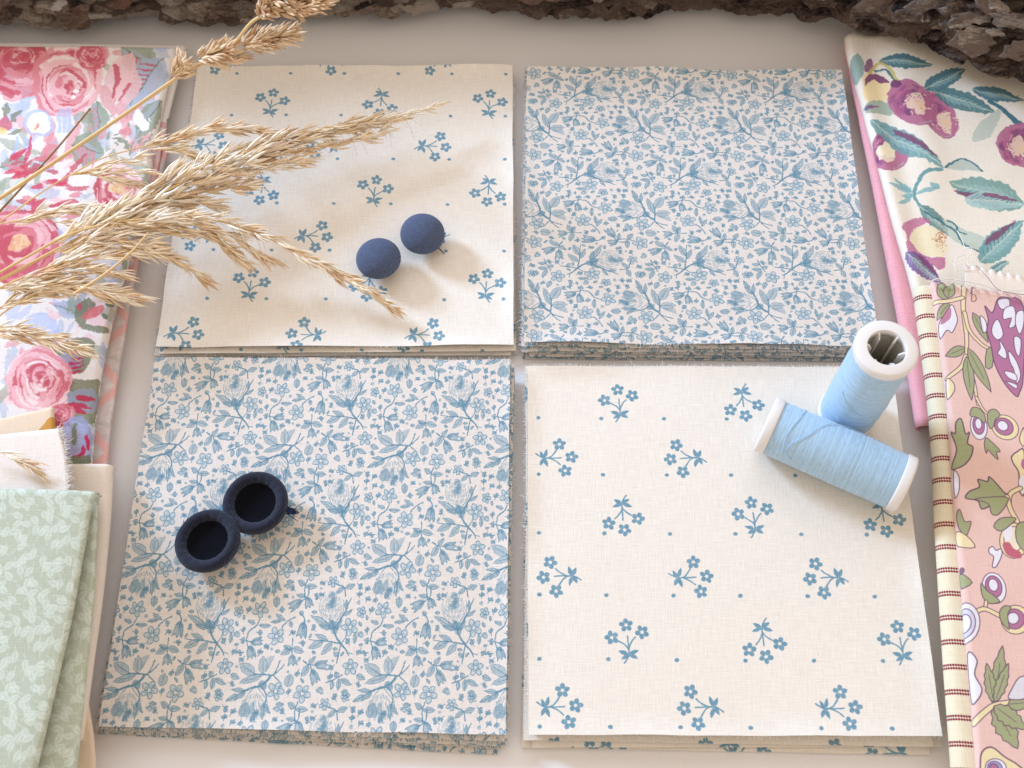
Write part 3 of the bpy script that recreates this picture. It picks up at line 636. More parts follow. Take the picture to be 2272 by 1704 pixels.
def thread_mat():
    m, nt, bs, N, Lk = node_mat('light_blue_thread')
    tc = N('ShaderNodeTexCoord')
    def nz(sx, sz, d=2):
        mp = N('ShaderNodeMapping'); mp.inputs['Scale'].default_value = (sx, sx, sz); Lk(tc.outputs['Object'], mp.inputs[0])
        n = N('ShaderNodeTexNoise'); n.inputs['Scale'].default_value = 1; n.inputs['Detail'].default_value = d; Lk(mp.outputs[0], n.inputs['Vector']); return n.outputs[0]
    a, b = nz(10, 1250), nz(500, 4200, 3)
    ad = N('ShaderNodeMath'); Lk(a, ad.inputs[0]); Lk(b, ad.inputs[1])
    r = N('ShaderNodeMapRange'); r.inputs[1].default_value = .6; r.inputs[2].default_value = 1.4; r.inputs[3].default_value = .74; r.inputs[4].default_value = 1.20; Lk(ad.outputs[0], r.inputs[0])
    rgb = N('ShaderNodeRGB'); rgb.outputs[0].default_value = s2l((170, 202, 226)); mul = N('ShaderNodeVectorMath'); mul.operation = 'SCALE'; Lk(rgb.outputs[0], mul.inputs[0]); Lk(r.outputs[0], mul.inputs['Scale']); Lk(mul.outputs[0], bs.inputs['Base Color'])
    bp = N('ShaderNodeBump'); bp.inputs['Distance'].default_value = .0001; bp.inputs['Strength'].default_value = .5; Lk(ad.outputs[0], bp.inputs['Height']); Lk(bp.outputs[0], bs.inputs['Normal'])
    bs.inputs['Roughness'].default_value = .55; bs.inputs['Specular IOR Level'].default_value = .3; bs.inputs['Sheen Weight'].default_value = .3
    return m
M_THREAD = thread_mat()
M_STRAND = plain_mat('light_blue_strand', (176, 210, 236), .5, .3, .06)
def straw_mat(name, stops, axis_grad=True):
    m, nt, bs, N, Lk = node_mat(name)
    oi = N('ShaderNodeObjectInfo'); cr = N('ShaderNodeValToRGB')
    el = cr.color_ramp.elements; el[0].color = s2l(stops[0]); el[1].color = s2l(stops[-1])
    for i, c in enumerate(stops[1:-1]): e = el.new((i + 1) / (len(stops) - 1)); e.color = s2l(c)
    Lk(oi.outputs['Random'], cr.inputs[0]); out = cr.outputs[0]
    tc = N('ShaderNodeTexCoord')
    mp = N('ShaderNodeMapping'); mp.inputs['Scale'].default_value = (150, 2600, 2600); Lk(tc.outputs['Object'], mp.inputs[0])
    n = N('ShaderNodeTexNoise'); n.inputs['Scale'].default_value = 1; n.inputs['Detail'].default_value = 2; Lk(mp.outputs[0], n.inputs['Vector'])
    r = N('ShaderNodeMapRange'); r.inputs[1].default_value = .25; r.inputs[2].default_value = .75; r.inputs[3].default_value = .75; r.inputs[4].default_value = 1.2; Lk(n.outputs[0], r.inputs[0])
    mul = N('ShaderNodeVectorMath'); mul.operation = 'SCALE'; Lk(out, mul.inputs[0]); Lk(r.outputs[0], mul.inputs['Scale']); Lk(mul.outputs[0], bs.inputs['Base Color'])
    bs.inputs['Roughness'].default_value = .65; bs.inputs['Specular IOR Level'].default_value = .25
    return m
M_STRAW = straw_mat('dry_grass_straw', ((228, 198, 158), (242, 220, 188), (250, 238, 216), (234, 208, 170), (253, 247, 234), (220, 182, 140)))
M_STEM = plain_mat('dry_grass_stem', (222, 188, 132), .5, .3, .12)
M_CLUST = straw_mat('dry_grass_cluster', ((206, 172, 132), (228, 204, 170), (192, 148, 110), (238, 220, 192)))
M_AWN = plain_mat('dry_grass_awn', (120, 92, 62), .6, .2, .1)
def bark_mat(name, stops, vein=.5):
    m, nt, bs, N, Lk = node_mat(name)
    tc, oi = N('ShaderNodeTexCoord'), N('ShaderNodeObjectInfo')
    gm0 = N('ShaderNodeNewGeometry'); gm = N('ShaderNodeMapping'); gm.inputs['Scale'].default_value = (.6, 1.6, 1.6); Lk(gm0.outputs['Position'], gm.inputs[0])
    n1 = N('ShaderNodeTexNoise'); n1.inputs['Scale'].default_value = 130; n1.inputs['Detail'].default_value = 8; n1.inputs['Roughness'].default_value = .7; Lk(gm.outputs[0], n1.inputs['Vector'])
    n2 = N('ShaderNodeTexNoise'); n2.inputs['Scale'].default_value = 700; n2.inputs['Detail'].default_value = 6; n2.inputs['Roughness'].default_value = .75; Lk(gm.outputs[0], n2.inputs['Vector'])
    a = N('ShaderNodeMath'); a.operation = 'MULTIPLY_ADD'; a.inputs[1].default_value = .55; Lk(oi.outputs['Random'], a.inputs[0]); Lk(n1.outputs[0], a.inputs[2])
    b = N('ShaderNodeMath'); b.operation = 'MULTIPLY_ADD'; b.inputs[1].default_value = .95; Lk(n2.outputs[0], b.inputs[0]); Lk(a.outputs[0], b.inputs[2])
    mr = N('ShaderNodeMapRange'); mr.inputs[1].default_value = 1.02; mr.inputs[2].default_value = 1.78; vo = N('ShaderNodeTexVoronoi'); vo.inputs['Scale'].default_value = 95; Lk(gm.outputs[0], vo.inputs['Vector']); sp = N('ShaderNodeSeparateColor'); Lk(vo.outputs['Color'], sp.inputs[0])     # each scale has its own pigment
    b2 = N('ShaderNodeMath'); b2.operation = 'MULTIPLY_ADD'; b2.inputs[1].default_value = .42; Lk(sp.outputs[0], b2.inputs[0]); Lk(b.outputs[0], b2.inputs[2])
    Lk(b2.outputs[0], mr.inputs[0])
    cr = N('ShaderNodeValToRGB'); el = cr.color_ramp.elements; el[0].color = s2l(stops[0]); el[1].color = s2l(stops[-1])
    for i, c in enumerate(stops[1:-1]): e = el.new((i + 1) / (len(stops) - 1)); e.color = s2l(c)
    Lk(mr.outputs[0], cr.inputs[0]); Lk(cr.outputs[0], bs.inputs['Base Color'])
    ad = N('ShaderNodeMath'); Lk(n1.outputs[0], ad.inputs[0]); Lk(n2.outputs[0], ad.inputs[1])
    bp = N('ShaderNodeBump'); bp.inputs['Distance'].default_value = .0045; bp.inputs['Strength'].default_value = 1.0; Lk(ad.outputs[0], bp.inputs['Height']); Lk(bp.outputs[0], bs.inputs['Normal'])
    bs.inputs['Roughness'].default_value = .9; bs.inputs['Specular IOR Level'].default_value = .15
    return m
M_BARK = bark_mat('pine_bark_body', ((40, 33, 31), (100, 84, 77), (152, 130, 116), (128, 110, 101), (194, 172, 154), (220, 206, 192)))
M_PLATE = bark_mat('pine_bark_scale', ((62, 52, 49), (128, 108, 99), (170, 147, 132), (148, 132, 124), (206, 188, 172), (230, 221, 212)))
M_PLATER = bark_mat('pine_bark_red_scale', ((62, 48, 44), (126, 96, 85), (164, 127, 110), (144, 118, 106), (200, 176, 158)))

M_LICHEN = bark_mat('pale_lichen_bark', ((96, 80, 72), (150, 134, 124), (196, 184, 176), (130, 112, 100), (214, 206, 200)))

# ------------------------------------------------------------------ the table
def table_mat():
    m, nt, bs, N, Lk = node_mat('white_table_top')
    tc = N('ShaderNodeTexCoord'); n = N('ShaderNodeTexNoise'); n.inputs['Scale'].default_value = 14; n.inputs['Detail'].default_value = 5; Lk(tc.outputs['Object'], n.inputs['Vector'])
    n2 = N('ShaderNodeTexNoise'); n2.inputs['Scale'].default_value = 900; n2.inputs['Detail'].default_value = 3; Lk(tc.outputs['Object'], n2.inputs['Vector'])
    cr = N('ShaderNodeValToRGB'); cr.color_ramp.elements[0].color = s2l((226, 223, 222)); cr.color_ramp.elements[1].color = s2l((234, 231, 230)); Lk(n.outputs[0], cr.inputs[0]); Lk(cr.outputs[0], bs.inputs['Base Color'])
    bp = N('ShaderNodeBump'); bp.inputs['Distance'].default_value = .0001; bp.inputs['Strength'].default_value = .3; Lk(n2.outputs[0], bp.inputs['Height']); Lk(bp.outputs[0], bs.inputs['Normal'])
    bs.inputs['Roughness'].default_value = .42; bs.inputs['Specular IOR Level'].default_value = .4
    return m
def table():
    v, f = [], []; n = 24
    xs = np.linspace(-.55, .55, n); ys = np.linspace(-.5, .6, n)
    for z in (0, -.022):
        for y in ys:
            for x in xs: v.append((x, y, z))
    q = n * n
    for j in range(n - 1):
        for i in range(n - 1):
            a = j * n + i; f.append((a, a + 1, a + n + 1, a + n)); f.append((q + a, q + a + n, q + a + n + 1, q + a + 1))
    for i in range(n - 1):
        for a, b in ((i, i + 1), (q - n + i + 1, q - n + i)): f.append((a, q + a, q + b, b))
        for a, b in ((i * n, (i + 1) * n), ((i + 2) * n - 1, (i + 1) * n - 1)): f.append((b, q + b, q + a, a))
    o = link('table_surface', recalc(mesh('table_surface', v, f, smooth=False)), None, table_mat()); o['kind'] = 'structure'
table()

# ------------------------------------------------------------------ woven pieces
def fray_mesh(name, edge, out, z, ln=.0009, step=.0007, rad=.00006, lift=.0, seed=1):
    """short loose yarn ends along an edge (edge: list of 2-D points, out: outward unit vectors)"""
    g = random.Random(seed); v, f = [], []
    for i in range(len(edge) - 1):
        a, b = Vector(edge[i]), Vector(edge[i + 1]); L = (b - a).length; k = max(1, int(L / step)); o0 = Vector(out[i])
        for j in range(k):
            if g.random() < .25: continue
            p = a.lerp(b, (j + g.random()) / k); o = Vector((o0.x + g.gauss(0, .35), o0.y + g.gauss(0, .35))).normalized()
            l = ln * (.35 + g.random() * .9) * (2.2 if g.random() < .03 else 1)
            p0 = Vector((p.x - o.x * .0003, p.y - o.y * .0003, z)); p2 = Vector((p.x + o.x * l, p.y + o.y * l, z + g.gauss(lift, .00015))); p1 = p0.lerp(p2, .5) + Vector((g.gauss(0, 1), g.gauss(0, 1), g.gauss(0, 1))) * .00012
            tv, tf = tube_data([p0, p1, p2], [rad, rad, rad * .5], 3); n0 = len(v); v += tv; f += [tuple(n0 + q for q in ff) for ff in tf]
    return mesh(name, v, f)
def square(corners, z, mat, uvf, seed, n=44, thick=.00032, fray=True, lift=0.0):
    """one cut square of cotton; corners TL, TR, BR, BL in metres"""
    c = [Vector((p[0], p[1])) for p in corners]; ctr = (c[0] + c[1] + c[2] + c[3]) / 4
    def P(u, w):
        e = .00022
        p = c[0].lerp(c[1], u).lerp(c[3].lerp(c[2], u), w) - ctr
        du = e * fbm(u * 6, w * 6, seed, 3)
        return p + Vector((du, e * fbm(u * 6 + 9, w * 6, seed, 3)))
    def Zf(x, y): return   .00050 * fbm((x + ctr.x) * 19, (y + ctr.y) * 19, 3.1 + (seed // 10), 2)
    v, f, uv = [], [], []
    m = n + 1
    for side in (0, 1):
        for j in range(m):
            for i in range(m):
                u, w = i / n, j / n; p = P(u, w)
                ed = min(u, 1 - u, w, 1 - w); curl = lift * max(0, 1 - ed / .05) ** 2 * (.5 + fbm(u * 4, w * 4, seed + 5, 2))
                v.append((p.x, p.y, Zf(p.x, p.y) + curl - side * thick)); uv.append(uvf(p.x, p.y))
    q = m * m
    for j in range(n):
        for i in range(n):
            a = j * m + i; f.append((a, a + m, a + m + 1, a + 1)); f.append((q + a, q + a + 1, q + a + m + 1, q + a + m))
    for a, b in [(s, s + 1) for s in range(n)] + [(n * m + s + 1, n * m + s) for s in range(n)] + [((s + 1) * m, s * m) for s in range(n)] + [(s * m + n, (s + 1) * m + n) for s in range(n)]:
        k = len(v); v += [v[a], v[b], v[q + b], v[q + a]]; uv += [uv[a], uv[b], uv[b], uv[a]]; f.append((k, k + 1, k + 2, k + 3))
    o = link('fabric_square', mesh('fabric_square', v, f, uv), None, mat); o.location = (ctr.x, ctr.y, z)
    if fray:
        edge, out = [], []
        for s in range(4):
            a, b = ((0, 0), (1, 0), (1, 1), (0, 1))[s], ((1, 0), (1, 1), (0, 1), (0, 0))[s]
            nv = ((0, 1), (1, 0), (0, -1), (-1, 0))[s]
            for k in range(n): t = k / n; edge.append(P(a[0] + (b[0] - a[0]) * t, a[1] + (b[1] - a[1]) * t)); out.append(nv)
        edge.append(edge[0])
        fr = link('frayed_edge', fray_mesh('frayed_edge', edge, out, -thick * .4, .0010, .00042, .00009, seed=seed), o, M_FRAY); fr['kind'] = 'stuff'
    return o
def stack(px, base, count, pitch, mat, uvm, anchor_px, anchor_uv, offs, labels, group, seed, flip=None):
    ztop = base + pitch * (count - 1)
    top = [at(x, y, ztop).xy for x, y in px]; ctr = sum(top, Vector((0, 0))) / 4
    a = at(anchor_px[0], anchor_px[1], ztop).xy - ctr
    (m00, m01), (m10, m11) = uvm
    for k in range(count):
        z = ztop - k * pitch; dx, dy, rot = offs[k]
        cs, sn = math.cos(R(rot)), math.sin(R(rot)); cor = []
        for p in top:
            q = p - ctr; cor.append((ctr.x + q.x * cs - q.y * sn + dx * .001, ctr.y + q.x * sn + q.y * cs + dy * .001))
        ox, oy = (0, 0) if k == 0 else ((k * .0131) % .04, (k * .0177) % .04)
        def uvf(x, y, ox=ox, oy=oy):
            x, y = x - a.x, y - a.y; return (m00 * x + m01 * y + anchor_uv[0] + ox, m10 * x + m11 * y + anchor_uv[1] + oy)
        o = square(cor, z, mat, uvf, seed * 10 + k, n=44 if k == 0 else 28, fray=k < 3, lift=.0013 if k == 0 else .0004)
        tag(o, labels[k], 'fabric square', group)
    return ztop
GR = 'fabric squares lying in four stacks'
ORD = ('topmost', 'second from top', 'third from top', 'fourth from top', 'fifth from top', 'bottom')
Z_TL = stack([(440, 148), (1137, 147), (1140, 767), (347, 771)], .0008, 4, .0012, M_SPRIG, ((-1, 0), (0, 1)), (603, 228), (.009, .0691),
    ((0, 0, 0), (.4, -1.6, .25), (-.7, -2.2, -.25), (.9, -1.8, .45)),
    ['cream sprigged cotton square, topmost of its stack, carrying two blue domed buttons', 'cream sprigged cotton square just beneath the one carrying the blue domed buttons',
     'cream sprigged cotton square third from top under the blue domed buttons', 'cream sprigged cotton square at the bottom of the stack under the blue domed buttons'], GR, 1)
TT = (.0393, .0365)
Z_TR = stack([(1168, 150), (1866, 158), (1950, 768), (1162, 760)], .0008, 6, .00125, M_TOILE, ((0, -1), (1, 0)), (1336, 203), (.0267, .0268),
    ((0, 0, 0), (-.6, -.9, -.2), (.3, -1.6, .35), (-.9, -2.0, -.3), (1.2, -2.4, .5), (-.4, -2.8, .1)),
    ['dense blue floral square, %s in the stack nearest the plum print' % s for s in ORD], GR, 2)
Z_BL = stack([(346, 795), (1132, 799), (1123, 1631), (220, 1612)], .0008, 5, .00125, M_TOILE, ((1, 0), (0, 1)), (528, 863), (.0267, .0268),
    ((0, 0, 0), (.9, -1.0, -.5), (-.6, -1.6, -1.2), (.6, -2.2, -.9), (-.8, -3.0, -1.7)),
    ['dense blue floral square, %s in the stack under the hollow navy buttons' % ORD[k] for k in (0, 1, 2, 3, 5)], GR, 3)
Z_BR = stack([(1170, 815), (1977, 818), (2089, 1634), (1173, 1631)], .0008, 6, .00125, M_SPRIG, ((1, 0), (0, 1)), (1373, 893), (.009, .0691),
    ((0, 0, 0), (-.5, 1.2, .15), (.6, 1.6, -.2), (-.8, -1.6, -.7), (.8, -2.4, .3), (-1.2, -3.4, -.8)),
    ['cream sprigged square, %s in the stack carrying the thread spools' % s for s in ORD], GR, 4)

# ------------------------------------------------------------------ folded fabric at the sides
def cloth(name, L, Rr, z, parent, mat, rl=0, rr=0, rt=0, rb=0, nx=30, ny=46, wav=.0005, freq=16, seed=0, zig=None, uvf=None, sag=None, thick=.0004):
    """a layer of cloth between a left and a right edge (pixels of the photo, lying at height z); r* round an edge into a fold"""
    def W(e): return smooth([tuple(at(x, y, z).xy) for x, y in e], 10) if len(e) > 2 else np.array([tuple(at(x, y, z).xy) for x, y in e])
    def samp(P, t):
        s = np.concatenate([[0], np.cumsum(np.hypot(*np.diff(P, axis=0).T))]); q = t * s[-1]
        return Vector((np.interp(q, s, P[:, 0]), np.interp(q, s, P[:, 1])))
    LW, RW = W(L), W(Rr)
    H = np.hypot(*np.diff(LW, axis=0).T).sum()
    def fold(r, lo):
        return [(r * (1 - math.cos(a)), r * (1 - math.sin(a)), r - r * (math.pi / 2 - a)) for a in np.linspace(R(lo), R(90), 12)[:-1]]
    rows = [(d / H, dr) for d, dr, _ in fold(rt, 0)] if rt else []
    v0, v1 = rt / H, 1 - rb / H
    rows += [(t, 0) for t in np.linspace(v0, v1, ny)]
    if rb: rows += [(1 - d / H, dr) for d, dr, _ in fold(rb, 0)][::-1]
    v, f, uv = [], [], []
    for jr, (t, dv) in enumerate(rows):
        A, B = samp(LW, t), samp(RW, t); wd = (B - A).length; u = (B - A) / wd
        cols = [(d, dr, s) for d, dr, s in fold(rl, -82)] if rl else []
        cols += [(d, 0, d) for d in np.linspace(rl, wd - rr, nx)]
        if rr: cols += [(wd - d, dr, wd - s) for d, dr, s in fold(rr, -82)][::-1]
        for ic, (d, du, s) in enumerate(cols):
            p = A + u * d; uvp = A + u * s
            zz = z - du - dv + wav * fbm(p.x * freq, p.y * freq, seed + 2.5, 3)
            if sag: zz += sag(d / wd, t)
            if zig:
                side, amp, per = zig
                if side == 'top' and jr == 0: p = p + (samp(LW, 0) - samp(LW, .05)).normalized() * (amp * (abs(((s / per) % 1) * 2 - 1) - .5)); zz += .0004 * math.sin(s / per * 6.28)
                if side == 'right' and ic == len(cols) - 1: p = p + u * (amp * (abs(((t * H / per) % 1) * 2 - 1) - .5))
            v.append((p.x, p.y, zz)); uv.append(uvf(uvp) if uvf else tuple(uvp))
    m = len(cols)
    for j in range(len(rows) - 1):
        for i in range(m - 1): a = j * m + i; f.append((a, a + m, a + m + 1, a + 1))
    if parent: 
        pl = parent.location; v = [(x - pl.x, y - pl.y, q - pl.z) for x, y, q in v]
    me = mesh(name, v, f, uv); o = link(name, me, parent, mat)
    md = o.modifiers.new('cloth_thickness', 'SOLIDIFY'); md.thickness = thick; md.offset = -1
    return o
def pile(name, px, label, cat, group='folded fabrics round the squares'):
    p = at(px[0], px[1], 0); o = empty(name, (p.x, p.y, 0)); return tag(o, label, cat, group)
def shift(e, dx, dy=0): return [(x + dx, y + dy) for x, y in e]

# rose chintz, folded twice
t = pile('folded_fabric', (180, 500), 'folded cotton printed with pink roses and grey green leaves, under the dried grasses', 'fabric')
Lr = [(-170, 60), (-175, 300), (-180, 560), (-200, 820), (-230, 1120)]
Rr_ = [(392, 100), (357, 240), (330, 370), (300, 500), (263, 640), (233, 762), (213, 880), (190, 1120)]
cloth('upper_fold', [(-170, 96)] + Lr[1:], Rr_, Z_ROSE, t, M_ROSE, rr=.0022, rt=.0022, seed=1, wav=.0014, nx=34, ny=60)
cloth('lower_fold', shift([(-170, 90)] + Lr[1:], 0), shift(Rr_[:4], 20, -3) + shift(Rr_[4:], -6), Z_ROSE - .0046, t, M_ROSE, rr=.0014, rt=.0014, seed=2, wav=.0003, uvf=lambda p: (p.x - .02, p.y + .03))
# faint pink trellis fabric beneath it
t = pile('folded_fabric', (230, 800), 'pale grey fabric with faint pink trellis, its edge showing beneath the rose cotton', 'fabric')
Rt = [(372, 330), (338, 460), (305, 580), (276, 740), (249, 910), (236, 1030), (222, 1150)]
cloth('upper_fold', shift(Rt, -420), Rt, .0058, t, M_TREL, rr=.0012, rt=.001, seed=3, wav=.0002, ny=40)
cloth('lower_fold', shift(Rt, -420), shift(Rt, -4), .0026, t, M_TREL, rr=.0010, rt=.001, seed=4, wav=.0002, ny=40)
# mustard print: two places where it peeps out belong to one folded piece
t = pile('folded_fabric', (60, 930), 'cream fabric with mustard yellow blobs, folded end above the white cloth', 'fabric')
def must_uv(p): return (p.x + .0085, p.y + .031)
cloth('upper_fold', [(-150, 962), (-160, 1080), (-165, 1180)], [(116, 899), (122, 1000), (126, 1180)], .0185, t, M_MUST, rr=.0012, rt=.0012, seed=6, wav=.0004, nx=24, ny=20, uvf=must_uv)
cloth('lower_fold', [(-150, 966), (-160, 1080), (-165, 1180)], [(110, 905), (116, 1000), (120, 1180)], .0155, t, M_MUST, rr=.0010, rt=.001, seed=7, wav=.0003, nx=24, ny=20)
# cream cloth with a soft rounded fold
t = pile('folded_fabric', (190, 1200), 'smooth cream cloth with rounded fold, between the green leaf fabric and blue squares', 'fabric')
Rc = [(246, 1026), (241, 1136), (225, 1308), (201, 1480), (178, 1640)]
cloth('upper_fold', shift(Rc, -330), Rc, .0142, t, M_CREAM, rr=.0028, rt=.0016, seed=8, wav=.0007)
cloth('lower_fold', shift(Rc, -330), shift(Rc, -10), .0082, t, M_CREAM, rr=.0022, rt=.0016, seed=9, wav=.0003)
# white cloth with a torn edge
t = pile('folded_fabric', (70, 1020), 'white cloth with fluffy torn right edge, between mustard print and green leaf fabric', 'fabric')
Rw = [(128, 946), (143, 1000), (150, 1070), (154, 1140)]
up = cloth('upper_fold', [(-160, 975), (-165, 1070), (-170, 1150)], Rw, .0225, t, M_WHITE, rt=.0020, seed=10, wav=.0007, nx=46, ny=36, zig=('right', .0009, .0016))
def edge_fray(o, px, z, out, ln, lab='frayed_edge', step=.00035, seed=3, mat=None, rad=.00007):
    P = [at(x, y, z).xy - o.parent.location.xy if o.parent else at(x, y, z).xy for x, y in px]; e = [Vector(q) for q in smooth([tuple(p) for p in P], 12)]
    fr = link(lab, fray_mesh(lab, e, [out] * len(e), z, ln, step, rad, .0002, seed), o.parent or o, mat or M_FRAY); fr['kind'] = 'stuff'
edge_fray(up, Rw, .0222, (.95, .2), .0019, step=.00012, rad=.00009)
cloth('lower_fold', [(-160, 980), (-165, 1070), (-170, 1150)], shift(Rw, -9, 3), .0192, t, M_WHITE, rt=.0016, seed=11, wav=.0003, nx=24, ny=20)
link('loose_thread', tube('loose_thread', [at(*p).xyz - t.location for p in ((148, 1052, .0222), (158, 1060, .0215), (170, 1068, .0200))], .00022, 6), t, M_FRAY)
# sage leaf print, folded
t = pile('folded_fabric', (90, 1350), 'sage green cotton with pale tonal leaves, folded in layers', 'fabric')
Rs = [(212, 1086), (199, 1136), (183, 1229), (159, 1356), (131, 1480), (104, 1600), (70, 1740)]
Rs2 = [(218, 1092), (214, 1136), (210, 1229), (204, 1342), (190, 1480), (179, 1600), (164, 1740)]
def sage_sag(u, v): return -.0006 * max(0, u - .9) * 10
cloth('upper_fold', [(-190, 1072), (-200, 1230), (-215, 1400), (-230, 1760)], Rs, .0285, t, M_SAGE, rr=.0012, rt=.0026, seed=13, wav=.0013, sag=sage_sag, nx=36, ny=54)
cloth('lower_fold', [(-190, 1080), (-200, 1230), (-215, 1400), (-230, 1760)], Rs2, .0238, t, M_SAGE, rr=.0012, rt=.0020, seed=14, wav=.0006, uvf=lambda p: (p.x * .96 + p.y * .2, p.y * .96 - p.x * .2))
lo = cloth('inner_fold', [(-190, 1092), (-200, 1230), (-215, 1400), (-230, 1760)], shift(Rs2, -3, 6), .0195, t, M_SAGE, rt=.0016, seed=15, wav=.0004, zig=('right', .0009, .0024), ny=120)
# mustard print peeping out again below the sage piece
t = pile('folded_fabric', (190, 1600), 'cream fabric with orange blobs peeping out below the sage green fabric', 'fabric')
Ro = [(184, 1440), (186, 1500), (196, 1570), (206, 1640), (214, 1750)]
cloth('upper_fold', shift(Ro, -260), Ro, .0115, t, M_MUST, rr=.0012, rt=.001, seed=16, wav=.0003, nx=20, ny=24, uvf=lambda p: (p.x - .0115, p.y + .0185))
cloth('lower_fold', shift(Ro, -260), shift(Ro, -3), .0062, t, M_MUST, rr=.0012, rt=.001, seed=17, wav=.0003, nx=20, ny=24)

# pink twill strip under the plum fabric
t = pile('folded_fabric', (2000, 560), 'narrow pink twill fabric folded along its edge, beneath the plum print', 'fabric')
Lp = [(1874, 84), (1902, 230), (1934, 378), (1969, 563), (2005, 750), (2022, 850), (2036, 944)]
Rp = [(2180, 84), (2190, 230), (2200, 378), (2215, 563), (2225, 750), (2230, 850), (2235, 944)]
cloth('upper_fold', Lp, Rp, .0085, t, M_PINK, rl=.0024, seed=20, wav=.0004, nx=30)
lo = cloth('lower_fold', shift(Lp, 2), Rp, .0034, t, M_PINK, rl=.0014, seed=21, wav=.0002, nx=24)
edge_fray(lo, [(2036, 946), (2064, 944)], .0034, (.1, -1), .0012, step=.0002, mat=plain_mat('pink_yarn', (206, 128, 140), .9, .1, .1))
# plum print
t = pile('folded_fabric', (2130, 350), 'cream cotton printed with purple plums and teal leaves, its top tucked under the bark', 'fabric')
Lq = [(1878, 70), (1886, 120), (1916, 215), (1934, 290), (1958, 380), (1984, 480), (2010, 570), (2034, 660), (2060, 760)]
Rq = shift([(2420, 60), (2425, 120), (2430, 215), (2440, 290), (2450, 380), (2460, 480), (2470, 570), (2480, 660), (2490, 760)], 0)
def plum_sag(u, v): return .0016 * math.exp(-((u - .22) / .08) ** 2) * math.sin(v * 5) - .0012 * math.exp(-((u - .10) / .05) ** 2)
cloth('upper_fold', Lq, Rq, Z_PLUM, t, M_PLUM, rl=.0026, seed=22, wav=.0018, nx=46, ny=60, sag=plum_sag)
cloth('lower_fold', shift(Lq, 12), Rq, Z_PLUM - .0040, t, M_PLUM, rl=.0016, seed=23, wav=.0003, nx=30)
# plain cream fabric with pinked edge
t = pile('folded_fabric', (2210, 640), 'plain cream fabric with pinked top edge between plum print and peach flowered fabric', 'fabric')
cloth('upper_fold', [(2139, 589), (2142, 640), (2150, 760)], [(2400, 640), (2405, 680), (2410, 800)], .0166, t, M_CREAM, seed=24, wav=.0004, nx=150, ny=20, zig=('top', .0014, .0030))
cloth('lower_fold', [(2140, 600), (2143, 640), (2151, 760)], [(2400, 650), (2405, 690), (2410, 800)], .0154, t, M_CREAM, seed=25, wav=.0003, nx=40, ny=20)
# striped ticking fold
t = pile('folded_fabric', (2100, 1150), 'cream fabric with dotted maroon stripes, rounded fold along the peach flowered fabric', 'fabric')
Ls = [(2032, 632), (2046, 740), (2061, 853), (2072, 970), (2080, 1136), (2090, 1300), (2102, 1480), (2114, 1640), (2122, 1760)]
def str_uv(p): return (p.x - .13, (p.y - .0445) * .995 + (p.x - .13) * .09)
cloth('upper_fold', Ls, shift(Ls, 200), .0162, t, M_STRIPE, rl=.0034, seed=26, wav=.0002, nx=24, ny=80, uvf=str_uv)
cloth('lower_fold', shift(Ls, 6), shift(Ls, 200), .0088, t, M_STRIPE, rl=.0026, seed=27, wav=.0002, nx=20, ny=60, uvf=str_uv)
# peach fabric with outlined flowers
t = pile('folded_fabric', (2200, 1150), 'peach fabric with outlined purple flowers and olive leaves, pinked at the top', 'fabric')
Lj = [(2068, 624), (2079, 700), (2096, 833), (2106, 946), (2120, 1136), (2134, 1300), (2150, 1480), (2163, 1640), (2172, 1760)]
Rj = [(2440, 680), (2445, 760), (2450, 860), (2455, 960), (2460, 1136), (2470, 1300), (2480, 1480), (2490, 1640), (2500, 1760)]
cloth('upper_fold', Lj, Rj, Z_PEACH, t, M_PEACH, rl=.0016, seed=28, wav=.0011, nx=130, ny=90, zig=('top', .0016, .0034))
cloth('lower_fold', shift(Lj, 4, 4), Rj, Z_PEACH - .0032, t, cloth_mat('plum_lining', col=(140, 70, 92)), rl=.0011, seed=29, wav=.0003, nx=40, ny=50)
edge_fray(t.children[0], [(2062, 622), (2100, 622), (2150, 634), (2210, 648), (2280, 660)], Z_PEACH, (.1, 1), .0016, step=.0005)

# loose cotton threads on the right-hand fabrics
def loose(px, rad, label, mat=M_FRAY, n=8):
    P = spline([at(*p) for p in px], n); c = Vector((P[0].x, P[0].y, 0))
    o = link('loose_thread', tube('loose_thread', [p - c for p in P], rad, 6), None, mat); o.location = c
    return tag(o, label, 'thread', 'loose threads on the fabrics')
loose([(2124, 512, .0166), (2136, 535, .0168), (2142, 552, .0172), (2154, 548, .0176), (2156, 558, .0172), (2146, 572, .0174)], .00016, 'short white thread standing on the plum print above the cream pinked cloth')
loose([(2140, 566, .0170), (2122, 572, .0172), (2117, 584, .0173), (2122, 598, .0172), (2138, 596, .0175), (2143, 580, .019), (2150, 590, .0196)], .00016, 'white thread curled into a loop at the corner of the cream pinked cloth')
loose([(2062, 626, .0196), (2085, 618, .0202), (2130, 622, .0204), (2180, 632, .0204), (2230, 648, .0202), (2290, 654, .0202)], .00022, 'long white thread lying along the pinked top of the peach fabric')
loose([(2085, 620, .0205), (2140, 630, .0210), (2200, 645, .0210), (2250, 645, .0206), (2300, 640, .0204)], .00014, 'thin white thread crossing just above the pinked peach edge')
loose([(2165, 588, .0200), (2190, 614, .0205), (2212, 640, .0209), (2240, 650, .0207), (2290, 655, .0206)], .00010, 'fine purple thread slanting over the cream pinked cloth', plain_mat('purple_yarn', (140, 96, 130), .9, .1, .1))
